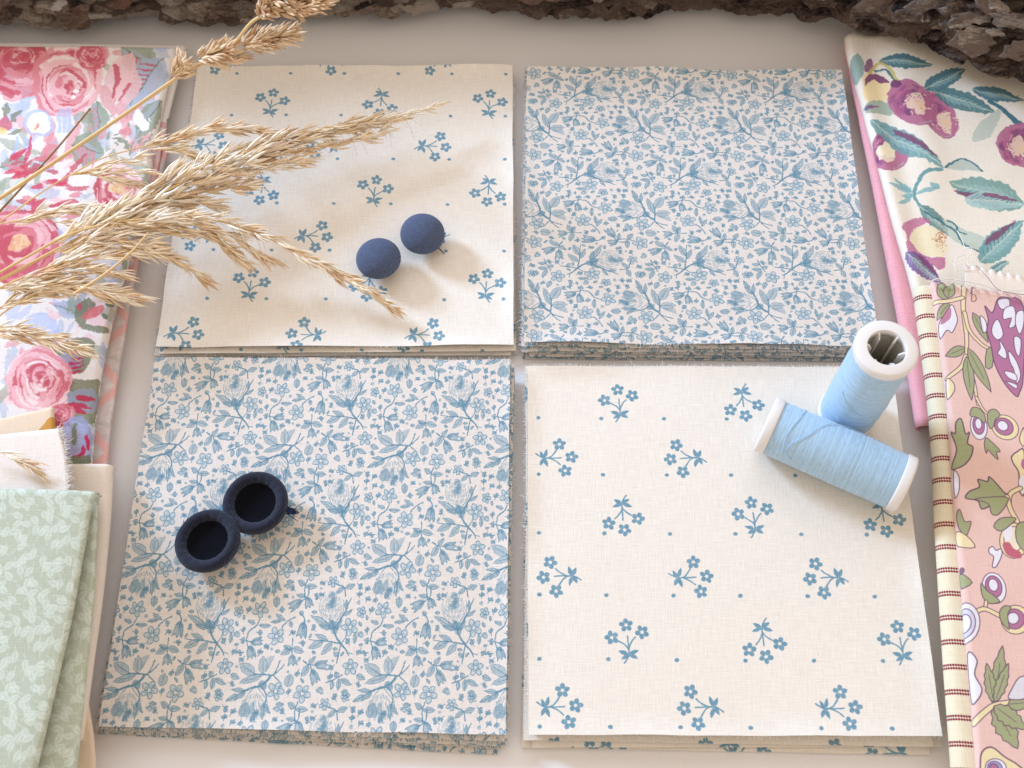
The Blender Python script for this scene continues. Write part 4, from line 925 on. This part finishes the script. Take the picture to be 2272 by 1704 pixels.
# ------------------------------------------------------------------ covered buttons
def dome_button(px, zrest, label):
    """cloth-covered button, dome upwards, resting on its shank"""
    r, hs = .0078, .0044
    p = at(px[0], px[1], zrest + hs + .003)
    o = empty('covered_button', (p.x, p.y, zrest), Matrix.Rotation(R(px[2]), 3, 'X') @ Matrix.Rotation(R(px[3]), 3, 'Y'))
    prof = [(r * .72, hs - .0006), (r * .93, hs - .0002), (r * .995, hs + .0008)] + [(r * math.cos(a), hs + .0012 + .0050 * math.sin(a)) for a in np.linspace(.05, math.pi / 2, 14)]
    link('dome', lathe('dome', prof, 56), o, M_BUTTON)
    link('back', lathe('back', [(0, hs - .0012), (r * .7, hs - .0012), (r * .78, hs - .0002)], 40), o, M_HOLLOW)
    link('shank', lathe('shank', [(0, 0), (.0022, 0), (.0024, .0006), (.0020, hs - .001)], 20), o, M_HOLLOW)
    return tag(o, label, 'button', 'covered buttons')
b1 = dome_button((840, 567, 2, -2), Z_TL, 'denim blue covered button, the nearer and lower of the two domed ones')
b2 = dome_button((935, 511, 4, 3), Z_TL, 'denim blue covered button, domed, farther up with one loose thread under its edge')
for k, (dx, dy) in enumerate(((.0066, -.0042),)):
    q = [Vector((dx * .8, dy * .8, .0030)), Vector((dx * 1.05, dy * 1.08, .0016)), Vector((dx * 1.2, dy * 1.15, .0007))]
    link('loose_thread', tube('loose_thread', q, [.00022, .0002, .0001], 5), b2, M_FRAYB)
def hollow_button(px, zrest, tilt, label, r=.0103):
    """the same kind of button turned over: rolled rim and dark hollow back"""
    rot = Matrix.Rotation(R(tilt[0]), 3, 'X') @ Matrix.Rotation(R(tilt[1]), 3, 'Y')
    p = at(px[0], px[1], zrest + .0062)
    o = empty('covered_button', (p.x, p.y, zrest + tilt[2]), rot)
    prof = [(0, 0), (r * .3, .0003), (r * .6, .0011), (r * .85, .0028), (r * .97, .0044), (r, .0056), (r * .985, .0066), (r * .94, .0074), (r * .87, .0078), (r * .79, .0077), (r * .73, .0074), (r * .68, .0069), (r * .645, .0064), (r * .63, .0060)]
    me = lathe('rim', prof, 72)
    for v in me.vertices:
        n = noise.noise(v.co * 150) * .35; rad = Vector((v.co.x, v.co.y, 0)); pl = math.sin(math.atan2(v.co.y, v.co.x) * 19 + 2 * noise.noise(v.co * 90)) * .00016 * max(0, min(1, (r * .9 - rad.length) / (r * .2))) * (v.co.z > .0045); v.co.z += pl; v.co += (rad.normalized() if rad.length > 1e-6 else rad) * n * .00025 + Vector((0, 0, n * .00015))
    link('cloth_cover', me, o, M_NAVY)
    link('hollow_back', lathe('hollow_back', [(r * .70, .0058), (r * .62, .0058), (r * .58, .0056), (r * .52, .0051), (r * .42, .0047), (r * .25, .0044), (0, .0043)], 48), o, M_HOLLOW)
    return tag(o, label, 'button', 'covered buttons')
hollow_button((466, 1203), Z_BL, (-4, -7, .0008), 'navy covered button turned over, hollow side up, the nearer one overlapping the other')
b4 = hollow_button((569, 1115), Z_BL, (1, -3, .0004), 'navy covered button turned over, with a tuft of frayed threads at its right')
g = random.Random(4); v, f = [], []
for k in range(26):
    a = -.22 + g.gauss(0, .07); b = Vector((.0100 * math.cos(a), .0100 * math.sin(a), .0052))
    e = b + Vector((.0024 + g.random() * .0014, g.gauss(-.0008, .0009), -.002 + g.gauss(0, .0007)))
    tv, tf = tube_data([b, b.lerp(e, .5) + Vector((0, g.gauss(0, .0002), .0003)), e], [.00014, .00013, .00007], 4); n0 = len(v); v += tv; f += [tuple(n0 + q for q in x) for x in tf]
fr = link('frayed_edge', mesh('frayed_edge', v, f), b4, M_FRAYB); fr['kind'] = 'stuff'

# ------------------------------------------------------------------ thread spools
SR, SL = .0094, .0470
def spool(loc, rot, label, strands):
    o = empty('thread_spool', loc, rot)
    # the axis is local z, from 0 to SL
    cap = [(.0058, 0), (.0060, -.0000), (.0086, .0000), (SR * .985, .0003), (SR, .0008), (SR, .0029), (SR * .985, .0033), (.0086, .0034), (.0058, .0033)]
    for k in range(2):
        me = lathe('end_cap', cap, 72, closed=True); c = link('end_cap', me, o, M_CAP)
        if k: c.matrix_local = Matrix.Translation((0, 0, SL)) @ Matrix.Rotation(math.pi, 4, 'X')
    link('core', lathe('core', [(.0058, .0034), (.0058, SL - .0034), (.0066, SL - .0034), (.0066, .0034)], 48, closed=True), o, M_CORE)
    for k in range(6):
        a = k * math.pi / 3 + .3; c, s = math.cos(a), math.sin(a); w = .00042; vv = []
        for z0, r0 in ((.002, .0039), (.0445, .0040), (.0462, .0050)):
            for r, sd in ((.0060, 1), (r0, .6), (r0, -.6), (.0060, -1)): vv.append((r * c - sd * w * s, r * s + sd * w * c, z0))
        ff = [(i + j * 4, (i + 1) % 4 + j * 4, (i + 1) % 4 + j * 4 + 4, i + j * 4 + 4) for j in range(2) for i in range(4)] + [(3, 2, 1, 0), (8, 9, 10, 11)]
        link('rib', recalc(mesh('rib', vv, ff, smooth=False)), o, M_CAP)
    z0, z1, n = .0034, SL - .0034, 150; g = random.Random(int(loc[0] * 1e5) & 255)
    prof = [(.0066, z0)]
    for k in range(n + 1):
        t = k / n; bulge = .0002 * math.sin(math.pi * t) + .00010 * noise.noise(Vector((t * 9, loc[0] * 50, 0)))
        prof.append((.00893 + bulge + (.00005 if k % 2 else -.00003) + g.gauss(0, .00002), z0 + (z1 - z0) * t))
    prof.append((.0066, z1))
    link('wound_thread', lathe('wound_thread', prof, 64), o, M_THREAD)
    for pts in strands:
        P = []
        for a, z, lift in smooth(pts, 14):
            rr = .00918 + lift * .7; P.append(Vector((rr * math.cos(a), rr * math.sin(a), z)))
        link('loose_strand', tube('loose_strand', P, .00012, 6), o, M_STRAND)
    return tag(o, label, 'spool', 'light blue thread spools')
# standing one
zb = Z_BR + .0004
pb = at(1876, 922, zb)
spool((pb.x, pb.y, zb), Matrix.Rotation(R(-.6), 3, 'X') @ Matrix.Rotation(R(.8), 3, 'Y') @ Matrix.Rotation(.5, 3, 'Z'), 'light blue thread spool standing upright, its hollow ribbed white core facing up',
      [[(-3.2, .026, 0), (-2.6, .0215, .0001), (-2.0, .018, .0001), (-1.3, .0175, .0001), (-.6, .020, 0)], [(-2.9, .012, 0), (-2.0, .010, 0), (-1.2, .0115, 0), (-.4, .014, 0)]])
# lying one: axis from its left end to its right end
zc = Z_BR + SR + .0004
e0, e1 = at(1698, 940, zc), at(2010, 1077, zc)
ax = (e1 - e0).normalized(); zax = Vector((0, 0, 1)); yax = zax.cross(ax)
# local z -> axis, local x -> up, local y -> away/left
rot = Matrix((zax, ax.cross(zax), ax)).transposed()
spool(tuple((e0 + e1) / 2 - ax * SL / 2), rot, 'light blue thread spool lying on its side in front of the standing one',
      [[(1.35, .0118, 0), (1.1, .0095, .0001), (.7, .0098, .0002), (.2, .0135, .0003), (-.35, .0165, .0004), (-.85, .0215, .0004), (-1.1, .0270, .0003), (-1.15, .0330, .0001), (-1.25, .0380, 0)],
       [(1.2, .0085, 0), (.5, .0075, 0), (-.3, .0092, 0), (-1.0, .0098, 0)]])

# ------------------------------------------------------------------ dried grasses
def spikelet_mesh(k):
    g = random.Random(50 + k); v, f = [], []
    def husk(a, b, w, lift):
        n0 = len(v); d = Vector(b) - Vector(a); side = Vector((0, 1, 0)); m = 5
        for i in range(m):
            t = i / (m - 1); c = Vector(a) + d * t + Vector((0, 0, lift * math.sin(math.pi * t)))
            ww = w * math.sin(math.pi * min(.97, .06 + t * .92) ** .75) ** 1.0
            for s, zz in ((-1, 0), (0, 1), (1, 0), (0, -.7)): v.append(c + side * s * ww + Vector((0, 0, zz * ww * .7)))
        for i in range(m - 1):
            for j in range(4): q = n0 + i * 4; f.append((q + j, q + (j + 1) % 4, q + 4 + (j + 1) % 4, q + 4 + j))
    husk((0, 0, 0), (.0066, .0003, .0002), .00048, .0003)
    husk((.0003, 0, .0001), (.0058 + g.random() * .0008, .0012 + g.random() * .0008, .0008), .00040, .0005)
    if k % 2: husk((.0006, 0, 0), (.0050, -.0014, .0003), .00034, .0002)
    if k == 2: husk((.001, 0, 0), (.0074, .0004, .0014), .00026, .0004)
    me = mesh('spikelet', v, f); return me
SPK = [spikelet_mesh(k) for k in range(4)]
for me in SPK: me.materials.append(M_STRAW)
def cluster_mesh(k):
    g = random.Random(80 + k); v, f = [], []
    for q in range(2 + k % 2):
        a = Vector((0, 0, 0)); b = Vector((.0040 + g.random() * .001, g.gauss(0, .0008), g.gauss(0, .0006))); tv, tf = tube_data([a, a.lerp(b, .35) + Vector((0, 0, .0002)), a.lerp(b, .75), b], [.00018, .00042, .00028, .00004], 5); n0 = len(v); v += tv; f += [tuple(n0 + i for i in x) for x in tf]
    me = mesh('spikelet', v, f); me.materials.append(M_CLUST); return me
CLU = [cluster_mesh(k) for k in range(3)]
def path(px, n=10): return spline([at(x, y, z * .01) for x, y, z in px], n)
def frame(d, roll):
    d = d.normalized(); up = Vector((0, 0, 1)); s = up.cross(d); s = s.normalized() if s.length > 1e-4 else Vector((0, 1, 0)); u = d.cross(s)
    return Matrix((d, s, u)).transposed() @ Matrix.Rotation(roll, 3, 'X')
class Grass:
    """one dried grass: a stem, side branches and its spikelets (the 300 largest singly, the rest as one part)"""
    def __init__(s, px, label, group='dried grasses laid over the fabrics', name='dried_grass'):
        p = at(*px); s.o = empty(name, (p.x, p.y, 0)); tag(s.o, label, 'dried grass', group); s.sp = []; s.n = 0
    def stem(s, P, r0, r1, name='stem', mat=None):
        n = len(P); link(name, tube(name, [p - s.o.location for p in P], [r0 + (r1 - r0) * i / (n - 1) for i in range(n)], 6), s.o, mat or M_STEM)
    def heads(s, P, count, t0=0, t1=1, spread=.30, width=0, size=1.0, seed=1, meshes=SPK, back=0.0, taper=True, droop=0):
        g = random.Random(seed); L = [0]
        for a, b in zip(P, P[1:]): L.append(L[-1] + (b - a).length)
        for k in range(count):
            t = t0 + (t1 - t0) * (k + g.random()) / count; q = t * L[-1]; i = max(0, min(len(P) - 2, next((j for j in range(len(L) - 1) if L[j + 1] >= q), len(P) - 2)))
            p = P[i].lerp(P[i + 1], (q - L[i]) / max(1e-9, L[i + 1] - L[i])); d = (P[i + 1] - P[i]).normalized()
            env = math.sin(math.pi * min(1, .18 + .82 * t)) ** .6 if taper else 1
            ang = g.random() * 6.283; side = d.cross(Vector((0, 0, 1))).normalized(); upv = side.cross(d)
            off = side * math.cos(ang) + upv * math.sin(ang) * .55
            p = p + off * width * env * math.sqrt(g.random()) - d * .004 * width / .006
            dd = d + off * spread * (.4 + g.random()) + Vector((0, 0, -droop))
            sc = size * 1.18 * (.75 + .45 * g.random()); m = Matrix.Translation(p - s.o.location) @ frame(dd, g.random() * 6.283).to_4x4() @ Matrix.Diagonal((sc, sc * 1.12, sc * 1.12, 1))
            s.sp.append((sc, m, meshes[g.randrange(len(meshes))]))
    def done(s):
        s.sp.sort(key=lambda x: -x[0])
        for sc, m, me in s.sp[:300]:
            o = link('spikelet', me, s.o); o.matrix_local = m
        if len(s.sp) > 300:
            v, f = [], []
            for sc, m, me in s.sp[300:]:
                n0 = len(v); v += [m @ q.co for q in me.vertices]; f += [tuple(n0 + i for i in p.vertices) for p in me.polygons]
            o = link('spikelet', mesh('spikelet', v, f), s.o, M_STRAW); o['kind'] = 'stuff'
    def awns(s, P, count, seed, ln=.008):
        g = random.Random(seed)
        for k in range(count):
            p = P[g.randrange(len(P))] - s.o.location; e = p + Vector((g.random() * .6 + .2, -g.random(), -.25)).normalized() * ln * (.6 + g.random()); m = p.lerp(e, .5) + Vector((.0006, 0, .0009))
            link('awn', tube('awn', [p, m, e], [.00005, .00004, .00002], 4), s.o, M_AWN)

# the big plume
G = Grass((300, 455, .02), 'biggest dried grass plume, dense and straw coloured, its tip reaching over the sprigged square')
A = path([(-120, 690, 2.9), (-20, 632, 2.9), (80, 578, 2.8), (180, 525, 2.7), (300, 458, 2.5), (400, 408, 2.4), (500, 362, 2.2), (620, 322, 2.0), (740, 290, 1.8), (860, 264, 1.6), (930, 244, 1.5), (1000, 226, 1.4)])
G.stem(A, .0007, .00012)
G.heads(A, 130, .22, .62, .20, .0054, 1.15, 1); G.heads(A, 60, .55, .88, .15, .0024, 1.1, 2); G.heads(A, 9, .86, .97, .14, .0004, .8, 3); G.heads(A, 18, .30, .55, .6, .005, 1.1, 9)
for k, (pp, n, w) in enumerate((
        ([(480, 372, 2.3), (560, 330, 2.3), (640, 303, 2.2), (760, 276, 2.0), (880, 262, 1.7)], 34, .0013),
        ([(500, 366, 2.1), (600, 344, 1.9), (720, 326, 1.7), (800, 306, 1.6), (870, 288, 1.5)], 28, .0014),
        ([(400, 410, 2.3), (500, 390, 2.0), (600, 368, 1.8), (690, 354, 1.6)], 30, .0022),
        ([(300, 460, 2.4), (400, 435, 2.1), (500, 418, 1.8), (570, 408, 1.6)], 34, .0028),
        ([(230, 500, 2.5), (330, 462, 2.2), (420, 452, 1.9), (490, 456, 1.7)], 34, .0026))):
    B = path(pp); G.stem(B, .0003, .0001, 'branch'); G.heads(B, int(n * .8), .12, 1, .17, w, 1.05, 20 + k)
G.awns(A[30:95], 60, 5); G.done()
# upper-left panicle with three open branches
G = Grass((160, 388, .02), 'dried grass with slim upper branches above the big plume, tips crossing the fabric edge')
S = path([(-40, 520, 2.9), (20, 478, 2.9), (90, 428, 2.9), (156, 388, 2.8), (230, 350, 2.7), (300, 330, 2.6)])
G.stem(S, .00032, .00022)
for k, (pp, n, w) in enumerate((
        ([(300, 330, 2.6), (370, 312, 2.5), (440, 292, 2.5), (510, 283, 2.4), (570, 290, 2.2), (640, 312, 2.0)], 46, .0013),
        ([(330, 332, 2.6), (400, 334, 2.3), (450, 350, 2.0), (495, 376, 1.8)], 16, .0009),
        ([(156, 388, 2.8), (210, 372, 2.8), (260, 356, 2.7), (300, 352, 2.7)], 6, .0005),
        ([(156, 388, 2.8), (220, 384, 2.7), (290, 378, 2.6), (346, 382, 2.5)], 10, .0007),
        ([(200, 388, 2.7), (250, 396, 2.5), (300, 410, 2.3), (336, 430, 2.1)], 14, .0009))):
    B = path(pp); G.stem(B, .00024, .0001, 'branch'); G.heads(B, n, .05, 1, .18, w, 1.0, 40 + k)
G.done()
# small side spray over the rose fabric
G = Grass((140, 470, .02), 'short dried grass spray lying across the roses between the thin stems and the big plume')
S = path([(-60, 505, 2.6), (40, 490, 2.7), (100, 472, 2.7), (170, 460, 2.6), (240, 460, 2.4), (290, 470, 2.2)])
G.stem(S, .0003, .0001); G.heads(S, 40, .25, 1, .2, .0014, 1.0, 60)
B = path([(120, 492, 2.6), (180, 500, 2.4), (240, 492, 2.3)]); G.stem(B, .0002, .0001, 'branch'); G.heads(B, 10, .1, 1, .22, .0008, .9, 61); G.done()
# long drooping branch whose tip reaches the lower button
G = Grass((400, 490, .02), 'drooping dried grass branch arching down to the nearer blue button')
S = path([(-60, 640, 3.0), (60, 570, 3.0), (150, 522, 3.0), (240, 496, 2.9), (320, 486, 2.8), (400, 482, 2.7), (500, 494, 2.4), (600, 530, 2.0), (700, 580, 1.6), (790, 632, 1.3), (840, 660, 1.1), (882, 688, .9)])
G.stem(S, .0005, .00012); G.heads(S, 34, .30, .62, .24, .0018, 1.0, 70, back=0); G.heads(S, 44, .60, .99, .18, .0009, 1.05, 71)
for k, (pp, n, w) in enumerate((
        ([(330, 492, 2.7), (410, 505, 2.3), (480, 535, 1.9), (540, 580, 1.5)], 38, .0013),
        ([(400, 492, 2.6), (480, 510, 2.2), (540, 540, 1.9), (596, 574, 1.5)], 32, .0012),
        ([(180, 530, 2.9), (260, 512, 2.7), (330, 512, 2.5), (390, 520, 2.2)], 40, .0020),
        ([(120, 560, 2.9), (200, 540, 2.8), (280, 535, 2.6), (340, 545, 2.3)], 40, .0022))):
    B = path(pp); G.stem(B, .00026, .0001, 'branch'); G.heads(B, int(n * .8), .1, 1, .17, w, 1.05, 80 + k)
G.awns(S[20:70], 24, 6); G.done()
# middle spray
G = Grass((250, 560, .02), 'dried grass spray curving out over the table gap, the one whose tip fades onto the square edge')
S = path([(-60, 668, 3.0), (40, 620, 3.0), (130, 585, 2.9), (220, 565, 2.7), (300, 556, 2.5), (370, 568, 2.0), (420, 595, 1.6), (456, 622, 1.3)])
G.stem(S, .0004, .0001); G.heads(S, 60, .30, .99, .22, .0016, 1.0, 90)
B = path([(60, 620, 2.9), (140, 600, 2.8), (220, 596, 2.6), (270, 610, 2.4)]); G.stem(B, .00024, .0001, 'branch'); G.heads(B, 30, .1, 1, .24, .0016, .9, 91)
B = path([(160, 655, 2.7), (230, 610, 2.9), (290, 560, 3.0), (330, 515, 3.1)]); G.stem(B, .0006, .0003, 'leaf_blade'); G.done()
# lower left heads
G = Grass((150, 640, .02), 'brownish dried grass head pointing right just below the plume, tip beyond the trellis edge')
S = path([(-80, 650, 2.8), (0, 640, 2.8), (100, 634, 2.7), (190, 638, 2.5), (250, 650, 2.3), (300, 660, 2.1)])
G.stem(S, .0004, .0001); G.heads(S, 70, .25, .97, .2, .0016, 1.05, 100)
B = path([(-60, 760, 2.7), (0, 700, 2.7), (50, 668, 2.7), (85, 648, 2.7)]); G.stem(B, .0004, .0002, 'leaf_blade')
B = path([(-20, 690, 2.7), (60, 660, 2.6), (110, 650, 2.5)]); G.stem(B, .0002, .0001, 'branch'); G.heads(B, 18, .1, 1, .25, .0012, .9, 102); G.done()
G = Grass((90, 750, .02), 'small dried grass head lying over the lower pink rose')
S = path([(-80, 735, 2.6), (0, 736, 2.6), (60, 742, 2.5), (120, 756, 2.3), (184, 778, 2.0)])
G.stem(S, .0003, .0001); G.heads(S, 54, .25, .98, .26, .0013, 1.0, 110); G.done()
G = Grass((40, 1015, .02), 'single pale grass tip lying on the white torn cloth')
S = path([(-50, 985, 2.7), (0, 1002, 2.6), (40, 1020, 2.55), (102, 1044, 2.45)])
G.stem(S, .0003, .0001); G.heads(S, 7, .3, .8, .12, .0004, 1.1, 120); G.done()
# orchard grass with tufted clusters, over the bark
G = Grass((200, 300, .02), 'long straight dried grass stem with tufted seed clusters reaching across to the bark')
S = path([(-60, 480, 2.6), (0, 440, 2.6), (130, 353, 2.7), (270, 258, 2.9), (400, 168, 3.2), (470, 128, 3.4), (520, 95, 3.8), (560, 48, 4.6), (610, 22, 5.2), (660, -4, 5.8), (740, -30, 6.2)])
G.stem(S, .00075, .0005)
B = path([(440, 146, 3.3), (500, 122, 3.4), (560, 104, 3.4), (610, 88, 3.5), (664, 70, 3.6)]); G.stem(B, .0004, .00015, 'branch')
def tuft(px, tip, n, w, size, seed, spread=.55):
    P = [at(px[0], px[1], px[2] * .01), at(tip[0], tip[1], tip[2] * .01)]; P = [P[0].lerp(P[1], i / 6) for i in range(7)]
    G.heads(P, n, 0, 1, spread, w, size, seed, CLU)
tuft((388, 165, 3.2), (412, 138, 3.5), 46, .0016, .95, 130, .9); tuft((405, 172, 3.2), (418, 158, 3.2), 14, .001, .7, 131, .6)
tuft((448, 128, 3.5), (520, 104, 3.7), 70, .0022, 1.0, 132, .75); tuft((546, 102, 3.6), (590, 82, 3.7), 50, .002, 1.0, 133, .8)
tuft((560, 100, 3.5), (650, 74, 3.6), 80, .0026, 1.1, 134, .6); tuft((470, 140, 3.3), (540, 122, 3.2), 30, .0018, .9, 135, .7)
tuft((580, 32, 5.0), (600, 0, 5.6), 60, .0024, 1.15, 136, .8); tuft((630, 18, 5.4), (720, 6, 5.8), 70, .0026, 1.15, 137, .6); tuft((590, 10, 5.3), (650, -16, 5.9), 60, .003, 1.1, 138, .7)
G.done()
# broken stalk
o = empty('dried_grass', at(100, 350, 0)); tag(o, 'bare broken dried grass stalk ending on the rose print beside the long stem', 'dried grass', 'dried grasses laid over the fabrics')
P = path([(-30, 500, 2.3), (40, 425, 2.2), (130, 325, 2.0), (200, 241, 1.9)]); link('stem', tube('stem', [p - o.location for p in P], [.00045 - .0001 * i / len(P) for i in range(len(P))], 6), o, straw_mat('old_straw', ((150, 116, 70), (170, 134, 84))))

# ------------------------------------------------------------------ pine bark along the top
def plate_mesh(k):
    """one flake of bark: thin, ragged, stepped like torn layers"""
    g = random.Random(200 + k); n = 18; v, f = [], []
    rim = [1 + .25 * math.sin(2 * i * 6.28 / n + k) + g.gauss(0, .16) for i in range(n)]
    for lev, (s, z) in enumerate(((.95, -.6), (1.0, .0), (.97, .30), (.78, .36), (.74, .62), (.35, .70))):
        for i in range(n):
            a = i * 6.283 / n; r = (rim[i] if lev < 3 else .6 * rim[i] + .4 * rim[(i * 5 + k) % n]) * s * (1 + g.gauss(0, .04)); v.append((r * math.cos(a), r * math.sin(a) * .5, z + g.gauss(0, .07) + .3 * noise.noise(Vector((math.cos(a) * 2, math.sin(a) * 2, k)))))
    v.append((0, 0, .70 + g.gauss(0, .1))); m = 6
    for l in range(m - 1):
        for i in range(n): a = l * n; f.append((a + i, a + (i + 1) % n, a + n + (i + 1) % n, a + n + i))
    for i in range(n): f.append(((m - 1) * n + i, (m - 1) * n + (i + 1) % n, m * n))
    f.append(tuple(range(n - 1, -1, -1)))
    me = mesh('bark_plate', v, f, smooth=False); me.materials.append(M_PLATE if k < 9 else M_PLATER if k < 12 else M_LICHEN); return me
PLT = [plate_mesh(k) for k in range(14)]
def bark(edge_px, zbase, h, depth, label, seed, nplates, red=0.2, pale=0.0):
    """a curved slab of pine bark; edge_px: its front lower edge"""
    E = np.array([tuple(at(x, y, zb * .01)) for (x, y), zb in zip(edge_px, zbase)]); S = smooth(E, 38); m = len(S)
    c = Vector((S[m // 2][0], S[m // 2][1], 0)); o = empty('bark_slab', c)
    nt = 190; v, f = [], []
    def surf(i, th, full=True):
        x, y, z = S[min(m - 1, max(0, int(i)))]
        hh = h * (1 + .18 * noise.noise(Vector((x * 14, seed, 0))))
        p = Vector((x, y + depth * (1 - math.cos(th)) * .5, z + hh * math.sin(th) ** .8))
        nrm = Vector((0, -math.cos(th) / depth, math.sin(th) / hh)).normalized()
        if full:
            w = Vector((noise.noise(p * 60), noise.noise(p * 60 + Vector((5, 0, 0))), 0)) * .35
            q = Vector((p.x * 62, (p.y + p.z) * 118 + seed, 0)) + w; ds, pt = noise.voronoi(q)
            q2 = Vector((p.x * 150, (p.y + p.z) * 260 + seed, 3)) + w * 2; d2, pt2 = noise.voronoi(q2)
            hsh = noise.cell(pt[0] * 7.3); hs2 = noise.cell(pt2[0] * 5.1)
            cr = min(1, (ds[1] - ds[0]) / .34); c2 = min(1, (d2[1] - d2[0]) / .3); cr = cr * cr * (3 - 2 * cr)
            amp = min(1, math.sin(th) * 2.5 + .25) if th < 1.5 else 1
            tilt = (q.y - pt[0].y) * .0018
            p += nrm * ((.0026 * hsh + tilt) * cr - .0070 * (1 - cr) + .0016 * hs2 * c2 - .0016 * (1 - c2) + .0016 * noise.fractal(p * 420, 1.0, 2.0, 4)) * amp
            p.y += .0016 * noise.fractal(Vector((p.x * 130, seed * 3, 0)), 1.0, 2.0, 4)
        return p, nrm
    sub = 1; M = (m - 1) * sub + 1
    grid = [[surf(i, math.pi * (.015 + .97 * (j / nt) ** 1.35))[0] for j in range(nt + 1)] for i in range(m)]
    for k in range(M):
        i = k // sub; fr = k / sub - i
        for j in range(nt + 1):
            p = grid[i][j].lerp(grid[min(i + 1, m - 1)][j], fr); p.z = max(p.z, .0006); v.append(p - c)
    for k in range(M - 1):
        for j in range(nt): a = k * (nt + 1) + j; f.append((a, a + 1, a + nt + 2, a + nt + 1))
    for k in (0, M - 1): f.append(tuple(k * (nt + 1) + j for j in range(nt + 1)))
    link('bark_body', recalc(mesh('bark_body', v, f)), o, M_BARK)
    g = random.Random(seed)
    for k in range(nplates):
        i = g.random() * (m - 1); th = .12 + .12 * (red > .2) + (g.random() ** 1.1) * 1.6
        p, n = surf(i, th, False)
        L = .0032 + .0056 * g.random() ** 2; W = L * (.7 + .5 * g.random()); T = .0008 + .0011 * g.random()
        i2 = min(m - 1, int(i) + 6); d = Vector(S[i2]) - Vector(S[max(0, i2 - 12)]); d = (d.normalized() + Vector((g.gauss(0, .15), g.gauss(0, .15), g.gauss(0, .1)))).normalized()
        n = (n + Vector((g.gauss(0, .11), g.gauss(0, .11), g.gauss(0, .11)))).normalized(); y = n.cross(d).normalized(); d = y.cross(n)
        p = p + n * (.0012 + .0018 * g.random()); p.z = max(p.z, .0022)
        u = g.random(); idx = 12 + g.randrange(2) if u < pale * min(1, i / m * 1.6) else 9 + g.randrange(3) if u < pale + red else g.randrange(9)
        b = link('bark_plate', PLT[idx], o); b.matrix_local = Matrix.Translation(p - c) @ Matrix((d, y, n)).transposed().to_4x4() @ Matrix.Diagonal((L, W, T, 1))
    return tag(o, label, 'bark', 'pieces of pine bark')
bark([(-220, 92), (-100, 96), (0, 86), (60, 84), (120, 94), (172, 92), (200, 78), (270, 72), (330, 64), (430, 84), (520, 80), (600, 68), (650, 62), (720, 70), (800, 58), (880, 62), (930, 52), (1000, 44), (1060, 34), (1090, 20)],
     [.1] * 20, .058, .074, 'dark brown flaky pine bark along the top, above the rose fabric and sprigged square', 11, 260, .15, .05)
bark([(1045, 46), (1100, 54), (1160, 60), (1230, 62), (1300, 66), (1390, 70), (1440, 62), (1490, 52), (1560, 50), (1640, 56), (1700, 62), (1760, 64), (1830, 74), (1890, 90), (1960, 106), (2040, 128), (2110, 152), (2180, 184), (2240, 202), (2330, 227), (2450, 264)],
     [.1] * 11 + [.2, .5, .9, 1.3, 1.6, 1.8, 1.8, 1.8, 1.8, 1.8], .056, .074, 'reddish brown pine bark with pale lichen patches, resting on the plum print', 17, 280, .22, .18)
